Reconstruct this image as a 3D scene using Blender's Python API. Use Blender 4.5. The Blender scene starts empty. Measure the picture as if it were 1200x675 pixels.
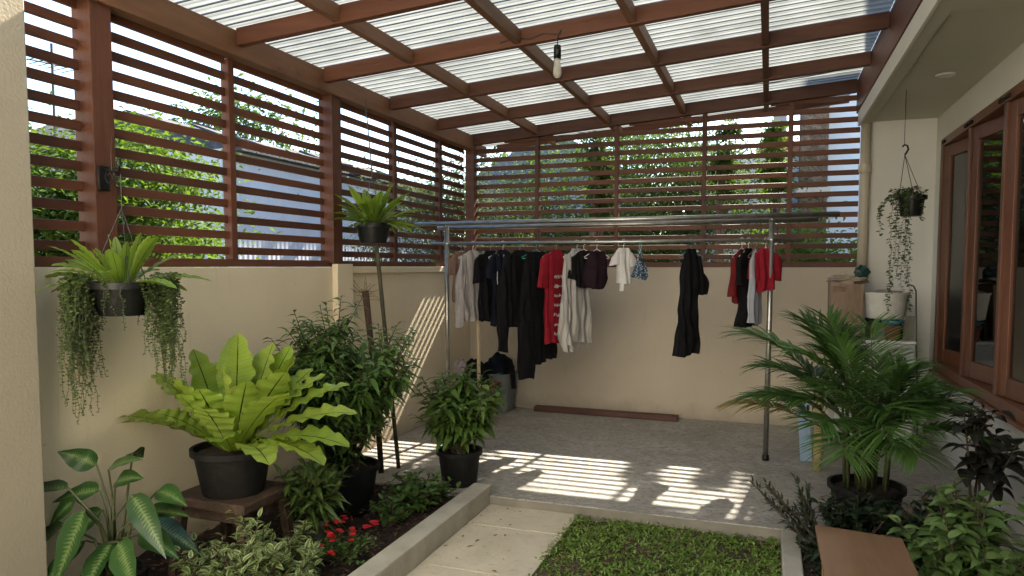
import bpy, bmesh, math, random
import numpy as np
from mathutils import Vector, Matrix
R = math.radians
random.seed(7); RNG = np.random.RandomState(11)
sc = bpy.context.scene
COL = sc.collection

# ------------------------------------------------------------------ mesh builder
class MB:
    def __init__(s): s.v=[]; s.f=[]; s.uv=[]; s.rn=[]; s.mi=[]; s.n=0; s.m=0
    def add(s, V, F, UV=None, RN=None):
        V=np.asarray(V,float); k=len(V)
        s.v.append(V)
        s.uv.append(np.zeros((k,2)) if UV is None else np.asarray(UV,float))
        s.rn.append(np.full(k,random.random()) if RN is None else np.asarray(RN,float))
        n=s.n
        s.f.extend([tuple(i+n for i in f) for f in F]); s.mi.extend([s.m]*len(F))
        s.n+=k
    def box(s,x0,x1,y0,y1,z0,z1):
        V=[(x,y,z) for z in (z0,z1) for x,y in ((x0,y0),(x1,y0),(x1,y1),(x0,y1))]
        s.add(V,[(3,2,1,0),(4,5,6,7),(0,1,5,4),(1,2,6,5),(2,3,7,6),(3,0,4,7)])
        return s
    def obox(s,c,dims,rot=(0,0,0)):
        M=Matrix.LocRotScale(Vector(c),__import__('mathutils').Euler(rot),None)
        a,b,d=[q/2 for q in dims]
        V=[tuple(M@Vector((x,y,z))) for z in (-d,d) for x,y in ((-a,-b),(a,-b),(a,b),(-a,b))]
        s.add(V,[(3,2,1,0),(4,5,6,7),(0,1,5,4),(1,2,6,5),(2,3,7,6),(3,0,4,7)])
        return s
    def prism(s,poly,axis,a,b):
        # poly in the two other axes (ordered), extruded along axis between a and b
        n=len(poly); V=[]
        for t in (a,b):
            for p,q in poly:
                V.append({'x':(t,p,q),'y':(p,t,q),'z':(p,q,t)}[axis])
        F=[tuple(range(n))[::-1],tuple(range(n,2*n))]+[(i,(i+1)%n,n+(i+1)%n,n+i) for i in range(n)]
        s.add(V,F); return s
    def tube(s,P,r,n=8,cap=True):
        P=[Vector(p) for p in P]; k=len(P)
        rr=r if hasattr(r,'__len__') else [r]*k
        V=[];UV=[]; prev=None
        for i,p in enumerate(P):
            t=(P[min(i+1,k-1)]-P[max(i-1,0)]).normalized()
            if prev is None:
                a=t.orthogonal().normalized()
            else:
                a=(prev-t*prev.dot(t)); a=a.normalized() if a.length>1e-6 else t.orthogonal().normalized()
            prev=a; b=t.cross(a)
            for j in range(n):
                th=2*math.pi*j/n
                V.append(tuple(p+(a*math.cos(th)+b*math.sin(th))*rr[i])); UV.append((j/n,i/max(1,k-1)))
        F=[(i*n+j,i*n+(j+1)%n,(i+1)*n+(j+1)%n,(i+1)*n+j) for i in range(k-1) for j in range(n)]
        if cap: F+= [tuple(range(n))[::-1],tuple(range((k-1)*n,k*n))]
        s.add(V,F,UV); return s
    def lathe(s,c,prof,n=28):
        # prof: list of (r,z); closed with caps when r==0 at ends
        V=[];F=[]; k=len(prof)
        for r,z in prof:
            for j in range(n):
                th=2*math.pi*j/n; V.append((c[0]+r*math.cos(th),c[1]+r*math.sin(th),c[2]+z))
        for i in range(k-1):
            for j in range(n): F.append((i*n+j,i*n+(j+1)%n,(i+1)*n+(j+1)%n,(i+1)*n+j))
        s.add(V,F); return s
    def blades(s,B,D,L,W,droop=.3,seg=4,shape='ovate',fold=.15,roll=0.,wave=0.,wk=9.,mid=True,rn=None,side=None):
        B=np.asarray(B,float).reshape(-1,3); N=len(B)
        D=np.asarray(D,float).reshape(-1,3)*np.ones((N,1)); D=D/np.linalg.norm(D,axis=1,keepdims=True)
        L=np.ones(N)*L; W=np.ones(N)*W; droop=np.ones(N)*droop; roll=np.ones(N)*roll
        Z=np.tile([0,0,1.],(N,1)); near=np.abs(D[:,2])>.97
        Z[near]=[0.3,0.95,0.1]
        S=np.cross(D,Z); S/=np.linalg.norm(S,axis=1,keepdims=True)
        if side is not None:
            S=np.asarray(side,float).reshape(-1,3)*np.ones((N,1)); S-=D*(S*D).sum(1,keepdims=True); S/=np.linalg.norm(S,axis=1,keepdims=True)
        Nn=np.cross(S,D)
        cr,sr=np.cos(roll)[:,None],np.sin(roll)[:,None]
        S,Nn=S*cr+Nn*sr, Nn*cr-S*sr
        t=np.linspace(0,1,seg+1)
        if shape=='ovate': w=np.sin(np.pi*t**.75)**.9
        elif shape=='lance': w=np.sin(np.pi*t**.6)
        elif shape=='strap': w=np.minimum(1,.22+t*2.2)*np.minimum(1,((1-t)/.28))**.6
        elif shape=='round': w=np.sqrt(np.clip(1-(2*t-1)**2,0,1))
        elif shape=='leaflet': w=np.minimum(1,t*6+.2)*(1-t)**.6
        elif shape=='fern': w=np.minimum(1,.16+t*1.35)**1.1*np.minimum(1,((1-t)/.30))**.5
        elif shape=='strapy': w=np.minimum(1,.15+t*1.5)*np.minimum(1,((1-t)/.35))**.7
        else: w=np.sin(np.pi*t)
        w=np.clip(w,.02,1)
        ph=RNG.rand(N)*6.28; ph2=RNG.rand(N)*6.28
        V=np.zeros((N,seg+1,3,3)); UV=np.zeros((N,seg+1,3,2))
        for i,tt in enumerate(t):
            # arc that keeps length roughly
            C=B+D*(L*(tt-.12*droop*tt**2))[:,None]; C[:,2]-=droop*L*tt**2*.75
            ww=(W*.5*w[i])[:,None]
            up=(fold*W*w[i])[:,None]
            wv =(wave*W*np.sin(wk*tt*6.28/2+ph)*w[i])[:,None]
            wv2=(wave*W*np.sin(wk*1.13*tt*6.28/2+ph2)*w[i])[:,None]
            V[:,i,0]=C-S*ww+Nn*(up+wv); V[:,i,1]=C; V[:,i,2]=C+S*ww+Nn*(up+wv2)
            UV[:,i,0]=(0,tt);UV[:,i,1]=(.5,tt);UV[:,i,2]=(1,tt)
        rr=RNG.rand(N) if rn is None else np.ones(N)*rn
        k=(seg+1)*3; F=[]
        for q in range(N):
            o=q*k
            for i in range(seg):
                a=o+i*3
                F.append((a,a+1,a+4,a+3)); F.append((a+1,a+2,a+5,a+4))
        s.add(V.reshape(-1,3),F,UV.reshape(-1,2),np.repeat(rr,k)); return s
    def build(s,name,mats,parent=None,smooth=False,bevel=0,origin=None,sub=0,solid=0):
        V=np.concatenate(s.v)
        if parent is not None: og=ORG[parent]
        elif origin is not None: og=np.array(origin,float)
        else:
            lo,hi=V.min(0),V.max(0); og=np.array([(lo[0]+hi[0])/2,(lo[1]+hi[1])/2,lo[2]])
        me=bpy.data.meshes.new(name)
        me.from_pydata((V-og).tolist(),[],s.f)
        li=np.zeros(len(me.loops),int); me.loops.foreach_get('vertex_index',li)
        uv=me.uv_layers.new(name='UVMap'); uv.data.foreach_set('uv',np.concatenate(s.uv)[li].ravel())
        rn=np.concatenate(s.rn); r2=me.uv_layers.new(name='rnd'); r2.data.foreach_set('uv',np.stack([rn,rn],1)[li].ravel())
        if not isinstance(mats,(list,tuple)): mats=[mats]
        for m in mats: me.materials.append(m)
        me.polygons.foreach_set('material_index',s.mi)
        if smooth: me.polygons.foreach_set('use_smooth',[True]*len(me.polygons))
        me.update()
        o=bpy.data.objects.new(name,me); COL.objects.link(o)
        if parent is not None: o.parent=parent
        else: o.location=og
        ORG[o]=og
        if bevel:
            b=o.modifiers.new('bevel','BEVEL'); b.width=bevel; b.segments=2; b.limit_method='ANGLE'; b.angle_limit=R(50)
        if solid:
            b=o.modifiers.new('solid','SOLIDIFY'); b.thickness=solid; b.offset=0
        if sub:
            b=o.modifiers.new('sub','SUBSURF'); b.levels=sub; b.render_levels=sub
        return o
ORG={}
def tag(o,label,cat,group=None):
    o['label']=label; o['category']=cat
    if group: o['group']=group
    return o
def thing(name,loc,label,cat,group=None):
    o=bpy.data.objects.new(name,None); COL.objects.link(o); o.location=loc; o.empty_display_size=.1
    ORG[o]=np.array(loc,float); return tag(o,label,cat,group)
def struct(o): o['kind']='structure'; return o

# ------------------------------------------------------------------ materials
class NT:
    def __init__(s,name):
        s.m=bpy.data.materials.new(name); s.m.use_nodes=True; s.t=s.m.node_tree; s.t.nodes.clear()
        s.out=s.n('ShaderNodeOutputMaterial')
    def n(s,t,**k):
        o=s.t.nodes.new(t)
        for a,b in k.items(): setattr(o,a,b)
        return o
    def l(s,a,b): s.t.links.new(a,b)
    def noise(s,scale,detail=4,vec=None,rough=.55,dist=0):
        o=s.n('ShaderNodeTexNoise'); o.inputs['Scale'].default_value=scale; o.inputs['Detail'].default_value=detail
        o.inputs['Roughness'].default_value=rough; o.inputs['Distortion'].default_value=dist
        if vec is not None: s.l(vec,o.inputs['Vector'])
        return o
    def coord(s,scale=(1,1,1),kind='Object'):
        c=s.n('ShaderNodeTexCoord'); m=s.n('ShaderNodeMapping'); m.inputs['Scale'].default_value=scale
        s.l(c.outputs[kind],m.inputs['Vector']); return m.outputs[0]
    def ramp(s,fac,stops):
        r=s.n('ShaderNodeValToRGB'); e=r.color_ramp.elements
        while len(e)<len(stops): e.new(.5)
        for q,(p,c) in zip(e,stops): q.position=p; q.color=(c if hasattr(c,'__len__') else (c,c,c))[:3]+(1,) if hasattr(c,'__len__') else (c,c,c,1)
        s.l(fac,r.inputs[0]); return r.outputs[0]
    def math(s,op,a,b=None,clamp=False):
        o=s.n('ShaderNodeMath',operation=op,use_clamp=clamp)
        for i,x in enumerate((a,b)):
            if x is None: continue
            if isinstance(x,(int,float)): o.inputs[i].default_value=x
            else: s.l(x,o.inputs[i])
        return o.outputs[0]
    def mix(s,fac,a,b,mode='MIX'):
        o=s.n('ShaderNodeMix',data_type='RGBA',blend_type=mode)
        for i,x in ((0,fac),(6,a),(7,b)):
            if isinstance(x,(int,float)): o.inputs[i].default_value=x
            elif isinstance(x,tuple): o.inputs[i].default_value=x[:3]+(1,)
            else: s.l(x,o.inputs[i])
        return o.outputs[2]
    def prin(s,col,rough=.6,metal=0,spec=.5,bump=None,bs=.3,bd=.01,**k):
        p=s.n('ShaderNodeBsdfPrincipled')
        if isinstance(col,tuple): p.inputs['Base Color'].default_value=col[:3]+(1,)
        else: s.l(col,p.inputs['Base Color'])
        if isinstance(rough,(int,float)): p.inputs['Roughness'].default_value=rough
        else: s.l(rough,p.inputs['Roughness'])
        p.inputs['Metallic'].default_value=metal; p.inputs['Specular IOR Level'].default_value=spec
        for a,b in k.items(): p.inputs[a.replace('_',' ')].default_value=b
        if bump is not None:
            b=s.n('ShaderNodeBump'); b.inputs['Strength'].default_value=bs; b.inputs['Distance'].default_value=bd
            s.l(bump,b.inputs['Height']); s.l(b.outputs[0],p.inputs['Normal'])
        s.p=p; return p.outputs[0]
    def done(s,sh): s.l(sh,s.out.inputs[0]); return s.m

def m_noise(name,c1,c2,scale=6,rough=.7,bump=.3,bscale=40,stretch=(1,1,1),spec=.3,detail=6,metal=0,bd=.01,c3=None):
    q=NT(name); v=q.coord(stretch)
    a=q.noise(scale,detail,v); b=q.noise(bscale,5,v)
    col=q.ramp(a.outputs[0],[(.3,c1),(.7,c2)])
    if c3:
        d=q.noise(scale*.35,7,v,.65); col=q.mix(q.ramp(d.outputs[0],[(.5,0.),(.72,.75)]),col,c3)
    return q.done(q.prin(col,rough,metal,spec,b.outputs[0],bump,bd))
def m_wall(name,c1,c2,c3,dirt_shade):
    q=NT(name); v=q.coord(); a=q.noise(1.5,6,v); b=q.noise(70,5,v); d=q.noise(.6,8,v,.65)
    col=q.mix(q.ramp(d.outputs[0],[(.5,0.),(.72,.7)]),q.ramp(a.outputs[0],[(.3,c1),(.7,c2)]),c3)
    sp=q.n('ShaderNodeSeparateXYZ'); q.l(q.n('ShaderNodeNewGeometry').outputs['Position'],sp.inputs[0])
    n=q.noise(4,8,v,.7); h=q.math('SUBTRACT',q.math('ADD',.02,q.math('MULTIPLY',n.outputs[0],.30)),sp.outputs[2])
    col=q.mix(q.math('MULTIPLY',q.ramp(h,[(.0,0.),(.16,1.)]),.55),col,dirt_shade)
    st=q.noise(3,6,q.coord((6,6,.5)),.6); col=q.mix(q.ramp(st.outputs[0],[(.62,0.),(.74,.22)]),col,dirt_shade)
    sc_=q.noise(16,3,q.coord((1,1,1)),.5,1.5); col=q.mix(q.ramp(sc_.outputs[0],[(.72,0.),(.74,.25)]),col,dirt_shade)
    return q.done(q.prin(col,.85,0,.3,b.outputs[0],.25,.01))
def m_wood(name,c1,c2,axis=0,rough=.55,wear=None):
    q=NT(name); st=[14,14,14]; st[axis]=1.2
    v=q.coord(tuple(st)); a=q.noise(1.6,8,v,.6,.4); g=q.noise(7,4,v)
    n2=q.noise(.9,4,q.coord())
    col=q.ramp(a.outputs[0],[(.28,c1),(.72,c2)])
    col=q.mix(q.ramp(n2.outputs[0],[(.35,0.),(.75,.5)]),col,tuple(x*.6 for x in c1))
    ru=q.n('ShaderNodeUVMap',uv_map='rnd'); rs_=q.n('ShaderNodeSeparateXYZ'); q.l(ru.outputs[0],rs_.inputs[0])
    col=q.mix(1.,col,q.ramp(rs_.outputs[0],[(0.,(.72,.74,.78)),(.5,(1.,1.,1.)),(1.,(1.22,1.18,1.12))]),'MULTIPLY')
    if wear:
        w=q.noise(5,8,q.coord((1,1,1)),.7); col=q.mix(q.ramp(w.outputs[0],[(.58,0.),(.68,.8)]),col,wear)
    return q.done(q.prin(col,rough,0,.35,g.outputs[0],.25,.004))
def m_plain(name,c,rough=.5,metal=0,spec=.5,**k):
    q=NT(name); n=q.noise(25,4,q.coord())
    col=q.mix(q.ramp(n.outputs[0],[(.3,0.),(.7,1.)]),tuple(x*.86 for x in c),tuple(min(1,x*1.1) for x in c))
    return q.done(q.prin(col,rough,metal,spec,**k))
def m_leaf(name,c1,c2,trans=.35,rough=.42,rib=None,ribw=.07,mode=None,cv=None,tc=None,spec=.4,veins=0.,dead=None,varw=.5):
    q=NT(name)
    u=q.n('ShaderNodeUVMap',uv_map='UVMap'); sx=q.n('ShaderNodeSeparateXYZ'); q.l(u.outputs[0],sx.inputs[0])
    r=q.n('ShaderNodeUVMap',uv_map='rnd'); sr=q.n('ShaderNodeSeparateXYZ'); q.l(r.outputs[0],sr.inputs[0])
    e=q.math('ABSOLUTE',q.math('MULTIPLY',q.math('SUBTRACT',sx.outputs[0],.5),2.))
    n=q.noise(9,3,q.coord())
    f=q.math('ADD',q.math('MULTIPLY',sr.outputs[0],.75),q.math('MULTIPLY',n.outputs[0],.35),True)
    col=q.mix(f,c1,c2)
    if mode=='centre':   # pale feathered centre, green margin
        w=q.math('SINE',q.math('SUBTRACT',q.math('MULTIPLY',sx.outputs[1],125.),q.math('MULTIPLY',e,10.)))
        nz=q.noise(60,3,q.coord())
        mk=q.math('ADD',q.math('SUBTRACT',varw,e),q.math('ADD',q.math('MULTIPLY',w,.17),q.math('MULTIPLY',q.math('SUBTRACT',nz.outputs[0],.5),.7)))
        mk=q.ramp(mk,[(.0,0.),(.55,1.)])
        col=q.mix(mk,col,cv)
    if mode=='margin':   # pale edge
        nz=q.noise(45,3,q.coord())
        mk=q.math('ADD',q.math('SUBTRACT',e,varw),q.math('MULTIPLY',q.math('SUBTRACT',nz.outputs[0],.5),1.2))
        mk=q.ramp(mk,[(.0,0.),(.15,1.)]); col=q.mix(mk,col,cv)
    if veins:
        w=q.math('SINE',q.math('SUBTRACT',q.math('MULTIPLY',sx.outputs[1],veins),q.math('MULTIPLY',e,8.)))
        col=q.mix(q.math('MULTIPLY',q.ramp(w,[(.55,0.),(1.,1.)]),.17),col,tuple(x*.45 for x in c1))
    if dead:
        nd=q.noise(14,5,q.coord()); dm=q.math('MULTIPLY',q.ramp(nd.outputs[0],[(.6,0.),(.7,1.)]),q.ramp(e,[(.5,0.),(1.,1.)]))
        col=q.mix(dm,col,dead)
    if rib:
        col=q.mix(q.ramp(e,[(ribw*.5,1.),(ribw,0.)]),col,rib)
    p=q.prin(col,rough,0,spec,q.noise(90,2,q.coord()).outputs[0],.15,.002)
    t=q.n('ShaderNodeBsdfTranslucent')
    q.l(q.mix(1.,col,tc or (1.0,1.0,.55),'MULTIPLY'),t.inputs[0])
    mx=q.n('ShaderNodeMixShader'); mx.inputs[0].default_value=trans
    q.l(p,mx.inputs[1]); q.l(t.outputs[0],mx.inputs[2])
    return q.done(mx.outputs[0])
def m_cloth(name,c1,c2=None,mode=None,rough=.9,trans=.12):
    q=NT(name); c2=c2 or tuple(x*.8 for x in c1)
    n=q.noise(14,4,q.coord()); col=q.mix(q.ramp(n.outputs[0],[(.35,0.),(.65,1.)]),c1,c2)
    u=q.n('ShaderNodeUVMap',uv_map='UVMap'); sx=q.n('ShaderNodeSeparateXYZ'); q.l(u.outputs[0],sx.inputs[0])
    if mode=='stripes':
        w=q.math('SINE',q.math('MULTIPLY',sx.outputs[0],170.)); col=q.mix(q.ramp(w,[(.35,0.),(.75,.55)]),col,(.22,.2,.2))
    if mode=='floral':
        v=q.n('ShaderNodeTexVoronoi'); v.inputs['Scale'].default_value=70; q.l(q.coord(),v.inputs['Vector'])
        col=q.mix(q.ramp(v.outputs['Distance'],[(.25,1.),(.45,0.)]),col,(.45,.55,.6))
    weave=q.noise(260,2,q.coord())
    p=q.prin(col,rough,0,.15,weave.outputs[0],.2,.002)
    t=q.n('ShaderNodeBsdfTranslucent'); q.l(col,t.inputs[0])
    mx=q.n('ShaderNodeMixShader'); mx.inputs[0].default_value=trans; q.l(p,mx.inputs[1]); q.l(t.outputs[0],mx.inputs[2])
    return q.done(mx.outputs[0])

WX=m_wood('stained_wood_x',(.100,.036,.018),(.160,.062,.032),0)
WY=m_wood('stained_wood_y',(.100,.036,.018),(.160,.062,.032),1)
WZ=m_wood('stained_wood_z',(.092,.033,.017),(.148,.057,.03),2)
WRAW=m_wood('pale_brown_wood',(.165,.075,.037),(.24,.12,.063),1,.6,wear=(.12,.05,.03))
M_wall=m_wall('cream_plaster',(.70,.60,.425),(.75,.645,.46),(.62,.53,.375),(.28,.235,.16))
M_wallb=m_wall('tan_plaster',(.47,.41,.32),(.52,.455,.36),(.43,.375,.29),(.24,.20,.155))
M_white=m_noise('off_white_plaster',(.60,.59,.54),(.66,.65,.60),1.5,.8,.2,70)
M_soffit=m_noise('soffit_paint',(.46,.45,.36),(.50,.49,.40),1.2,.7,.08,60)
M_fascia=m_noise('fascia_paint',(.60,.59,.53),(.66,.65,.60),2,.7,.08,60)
q=NT('patio_concrete'); v=q.coord()
a=q.noise(4,8,v,.65,1.2); b_=q.noise(26,6,q.coord((1,2.2,1)),.7,.6); d_=q.noise(1.1,8,v,.6); g_=q.noise(120,3,v)
col=q.ramp(a.outputs[0],[(.3,(.27,.25,.215)),(.7,(.43,.40,.35))])
col=q.mix(q.ramp(b_.outputs[0],[(.38,.75),(.52,0.)]),col,(.12,.11,.10)); col=q.mix(q.ramp(b_.outputs[0],[(.60,0.),(.72,.5)]),col,(.42,.40,.36))
col=q.mix(q.ramp(d_.outputs[0],[(.55,0.),(.72,.45)]),col,(.15,.138,.122))
M_floor=q.done(q.prin(col,q.ramp(d_.outputs[0],[(.3,.6),(.7,.85)]),0,.35,b_.outputs[0],.4,.006))
q=NT('path_concrete'); v=q.coord()
a=q.noise(3,8,v,.65,.6); b_=q.noise(34,6,v,.75); d_=q.noise(9,8,v,.7)
col=q.ramp(a.outputs[0],[(.3,(.44,.385,.285)),(.7,(.57,.505,.385))])
col=q.mix(q.ramp(b_.outputs[0],[(.33,.7),(.42,0.)]),col,(.18,.155,.115)); col=q.mix(q.ramp(d_.outputs[0],[(.56,0.),(.70,.4)]),col,(.31,.27,.20))
M_slab=q.done(q.prin(col,.85,0,.3,b_.outputs[0],.4,.004))
M_kerb=m_noise('kerb_concrete',(.33,.31,.25),(.44,.41,.34),6,.85,.5,50,c3=(.22,.205,.16),bd=.006)
M_soil=m_noise('dark_soil',(.018,.012,.008),(.06,.038,.026),22,.95,1.,60,bd=.03)
M_lawnsoil=m_noise('lawn_soil',(.045,.035,.02),(.11,.08,.05),18,.95,1.,60,bd=.02)
M_ground=m_noise('outer_ground',(.10,.09,.06),(.18,.16,.11),1.5,.95,.5,30,bd=.03)
M_black=m_noise('black_plastic',(.004,.004,.004),(.008,.008,.007),9,.42,.15,60,spec=.4)
M_blackmat=m_noise('black_plastic_matt',(.004,.0038,.0035),(.012,.011,.0095),14,.7,.3,60,spec=.25)
M_steel=m_noise('steel_tube',(.28,.27,.245),(.42,.41,.385),12,.33,.05,80,metal=.9,spec=.5,stretch=(1,1,1))
M_wire=m_plain('dark_wire',(.02,.02,.02),.5)
M_rust=m_noise('rusty_old_wood',(.035,.022,.014),(.085,.052,.034),12,.8,.8,50,c3=(.03,.02,.014),bd=.01)

# ------------------------------------------------------------------ setting: ground, floor, path
EY=4.47
struct(MB().box(-60,60,-30,90,-.40,-.30).build('ground',M_ground))
struct(MB().box(-3.17,1.40,EY,7.47,-.30,0).build('patio_floor',M_floor,bevel=.006))
sb=MB()
for a,b in ((4.085,4.465),(3.43,4.077),(2.75,3.422),(2.07,2.742),(1.39,2.062),(.71,1.382),(.03,.702),(-.65,.022)):
    sb.box(-1.75,-1.132,a,b,-.12,-.055)
struct(sb.build('path',M_slab,bevel=.004))
struct(MB().box(-3.16,1.39,-1.29,-.71,-.3,-.03).build('terrace_floor',M_slab))
struct(MB().box(-1.75,-1.13,-.7,4.468,-.29,-.075).build('path_bed',M_lawnsoil))
lb=MB()
nx,ny=26,60
xs=np.linspace(-1.128,.098,nx); ys=np.linspace(-.7,4.466,ny)
V=[(x,y,-.078+.012*math.sin(x*5+1)*math.sin(y*4)+random.uniform(-.004,.004)) for y in ys for x in xs]
lb.add(V,[(j*nx+i,j*nx+i+1,(j+1)*nx+i+1,(j+1)*nx+i) for j in range(ny-1) for i in range(nx-1)])
struct(lb.build('lawn_ground',M_lawnsoil,smooth=True))
def soil_sheet(x0,x1,y0,y1,z,name):
    b=MB(); nx=max(4,int((x1-x0)/.06)); ny=max(4,int((y1-y0)/.06))
    xs=np.linspace(x0,x1,nx); ys=np.linspace(y0,y1,ny)
    V=[(x,y,z+random.uniform(-.012,.016)+.02*math.sin(x*6+y*5)) for y in ys for x in xs]
    b.add(V,[(j*nx+i,j*nx+i+1,(j+1)*nx+i+1,(j+1)*nx+i) for j in range(ny-1) for i in range(nx-1)])
    return struct(b.build(name,M_soil,smooth=True))
soil_sheet(-3.16,-1.885,-.7,4.466,-.02,'garden_bed_soil')
soil_sheet(.205,1.395,-.7,4.466,-.03,'garden_bed_soil')
struct(MB().box(-1.75,.10,4.4675,4.4695,-.2,-.006).build('step_riser',m_noise('riser_concrete',(.17,.155,.125),(.24,.22,.18),4,.85,.3,50)))
# kerbs
tag(MB().box(-1.88,-1.752,-.7,EY+.035,-.28,.070).build('kerb',M_kerb,bevel=.008),'weathered concrete kerb between the stepping path and the flower bed','kerb')
tag(MB().box(.10,.20,-.7,EY-.002,-.28,.012).build('kerb',M_kerb,bevel=.008),'narrow concrete kerb between the lawn and the wooden bench','kerb')
# fringe on the lawn
def grass():
    b=MB(); N=17000
    x=RNG.uniform(-1.15,.10,N); y=RNG.uniform(2.2,4.45,N); ed=RNG.rand(N)<.03; x[ed]=-1.13-np.abs(RNG.normal(size=ed.sum()))*.02
    keep=(np.sin(x*9+2)*np.sin(y*7.3)+np.sin(x*21+y*17)*.5+np.sin(x*5.1-y*6.3+1)*.8+RNG.rand(N)*2.2)>.1
    x,y=x[keep],y[keep]; n=len(x)
    az=RNG.rand(n)*6.28; el=RNG.uniform(.15,1.25,n)
    D=np.stack([np.cos(az)*np.cos(el),np.sin(az)*np.cos(el),np.sin(el)],1)
    b.blades(np.stack([x,y,np.full(n,-.075)+RNG.uniform(0,.012,n)],1),D,RNG.uniform(.03,.065,n),RNG.uniform(.010,.018,n),.5,2,'lance',.15,RNG.uniform(-.6,.6,n))
    o=b.build('grass',m_leaf('lawn_grass',(.06,.12,.015),(.22,.34,.06),.32,.36)); o['kind']='stuff'
    b=MB(); N=1100
    x=RNG.uniform(-1.13,.1,N); y=RNG.uniform(2.3,4.45,N); az=RNG.rand(N)*6.28
    D=np.stack([np.cos(az),np.sin(az),RNG.uniform(-.05,.35,N)],1)
    b.blades(np.stack([x,y,np.full(N,-.062)+RNG.rand(N)*.02],1),D,RNG.uniform(.02,.045,N),RNG.uniform(.004,.012,N),.1,2,'lance',.1)
    o=b.build('leaf_litter',m_leaf('dry_litter',(.12,.07,.03),(.24,.17,.08),.1,.8)); o['kind']='stuff'
    b=MB(); N=1700
    x=np.concatenate([RNG.uniform(-3.1,-1.9,N//2),RNG.uniform(.22,1.35,N//2)]); y=RNG.uniform(2.2,4.45,len(x)); az=RNG.rand(len(x))*6.28
    D=np.stack([np.cos(az),np.sin(az),RNG.uniform(-.1,.4,len(x))],1)
    b.blades(np.stack([x,y,RNG.uniform(0,.02,len(x))],1),D,RNG.uniform(.02,.06,len(x)),RNG.uniform(.008,.022,len(x)),.1,2,'ovate',.1)
    o=b.build('bed_litter',m_leaf('bed_litter_mat',(.05,.02,.015),(.16,.08,.05),.1,.8)); o['kind']='stuff'
grass()
b=MB(); N=46
x=RNG.uniform(-1.9,.1,N); y=RNG.uniform(3.2,6.8,N); on=y<4.46; x[on]=RNG.uniform(-1.74,-1.15,on.sum()); az=RNG.rand(N)*6.28
b.blades(np.stack([x,y,np.where(on,-.052,.004)],1),np.stack([np.cos(az),np.sin(az),np.full(N,.12)],1),RNG.uniform(.015,.045,N),RNG.uniform(.008,.018,N),.15,3,'ovate',.15)
o=b.build('fallen_leaves',m_leaf('fallen_leaf',(.10,.055,.03),(.24,.17,.06),.1,.8)); o['kind']='stuff'

# ------------------------------------------------------------------ walls
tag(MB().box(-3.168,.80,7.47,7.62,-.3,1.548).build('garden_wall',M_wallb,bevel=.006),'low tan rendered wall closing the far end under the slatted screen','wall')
wb=thing('garden_wall',(-3.25,3.4,-.3),'long cream rendered side wall under the louvred timber screen on the left','wall')
MB().box(-3.32,-3.168,2.26,7.62,-.3,1.55).build('wall_body',M_wall,wb,bevel=.006)
MB().box(-3.167,-3.115,4.76,4.98,-.29,1.575).build('pier',M_wall,wb,bevel=.006)
MB().box(-3.166,-3.135,4.99,7.45,1.500,1.556).build('coping',M_wall,wb,bevel=.005)
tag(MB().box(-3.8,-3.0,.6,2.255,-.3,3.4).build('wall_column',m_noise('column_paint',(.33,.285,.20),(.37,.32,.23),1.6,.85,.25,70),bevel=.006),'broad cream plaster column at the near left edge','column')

# ------------------------------------------------------------------ slat fences
PITCH=.0985
def slat_y(y0,y1,zmax=lambda y:2.85):
    b=MB(); z=1.63
    while z<2.84:
        b.box(-3.235,-3.212,y0,y1,z,z+.048); z+=PITCH
    return b
lf=thing('slat_fence',(-3.2,4.9,1.55),'left louvred timber screen of reddish brown slats on the side wall','fence')
posts=[2.74,3.72,4.80,5.82,6.78]
MB().box(-3.25,-3.185,2.26,7.47,1.552,1.60).build('bottom_rail',WY,lf,bevel=.003)
edges=[2.26]+posts+[7.45]
for i in range(len(edges)-1):
    a=edges[i]+(.02 if i else 0); c=edges[i+1]-.02
    slat_y(a,c).build('slat_panel',WY,lf,bevel=.003)
for y in (3.72,5.82,6.78):
    MB().box(-3.245,-3.185,y-.026,y+.026,1.6,2.84).build('post',WZ,lf,bevel=.003)
for y in (2.74,4.80):
    MB().box(-3.25,-3.13,y-.062,y+.062,1.58,2.95).build('post',WZ,lf,bevel=.004)
bf=thing('slat_fence',(-1.2,7.53,1.55),'back louvred timber screen of reddish brown slats behind the washing','fence')
MB().box(-3.13,.79,7.50,7.565,1.55,1.60).build('bottom_rail',WX,bf,bevel=.003)
bp=[-2.385,-1.515,-.63,.175]
ed=[-3.15]+bp+[.80]
roofz=lambda x:2.9+.0715*(x+3.168)
for i in range(len(ed)-1):
    a=ed[i]+.018; c=ed[i+1]-.018; b=MB(); z=1.63
    while z<roofz(c)-.02:
        # top slats are cut off by the sloping beam
        if z+.048<roofz(a)+.03: b.box(a,c,7.522,7.545,z,z+.048)
        else:
            xa=max(a,(z+.048-.03-2.9)/.0715-3.168)
            if xa<c: b.box(xa,c,7.522,7.545,z,z+.048)
        z+=PITCH
    b.build('slat_panel',WX,bf,bevel=.003)
for x in bp:
    MB().box(x-.022,x+.022,7.50,7.56,1.6,roofz(x)+.02).build('post',WZ,bf,bevel=.003)
MB().box(-3.20,-3.10,7.44,7.54,1.555,2.92).build('corner_post',WZ,bf,bevel=.004)

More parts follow.
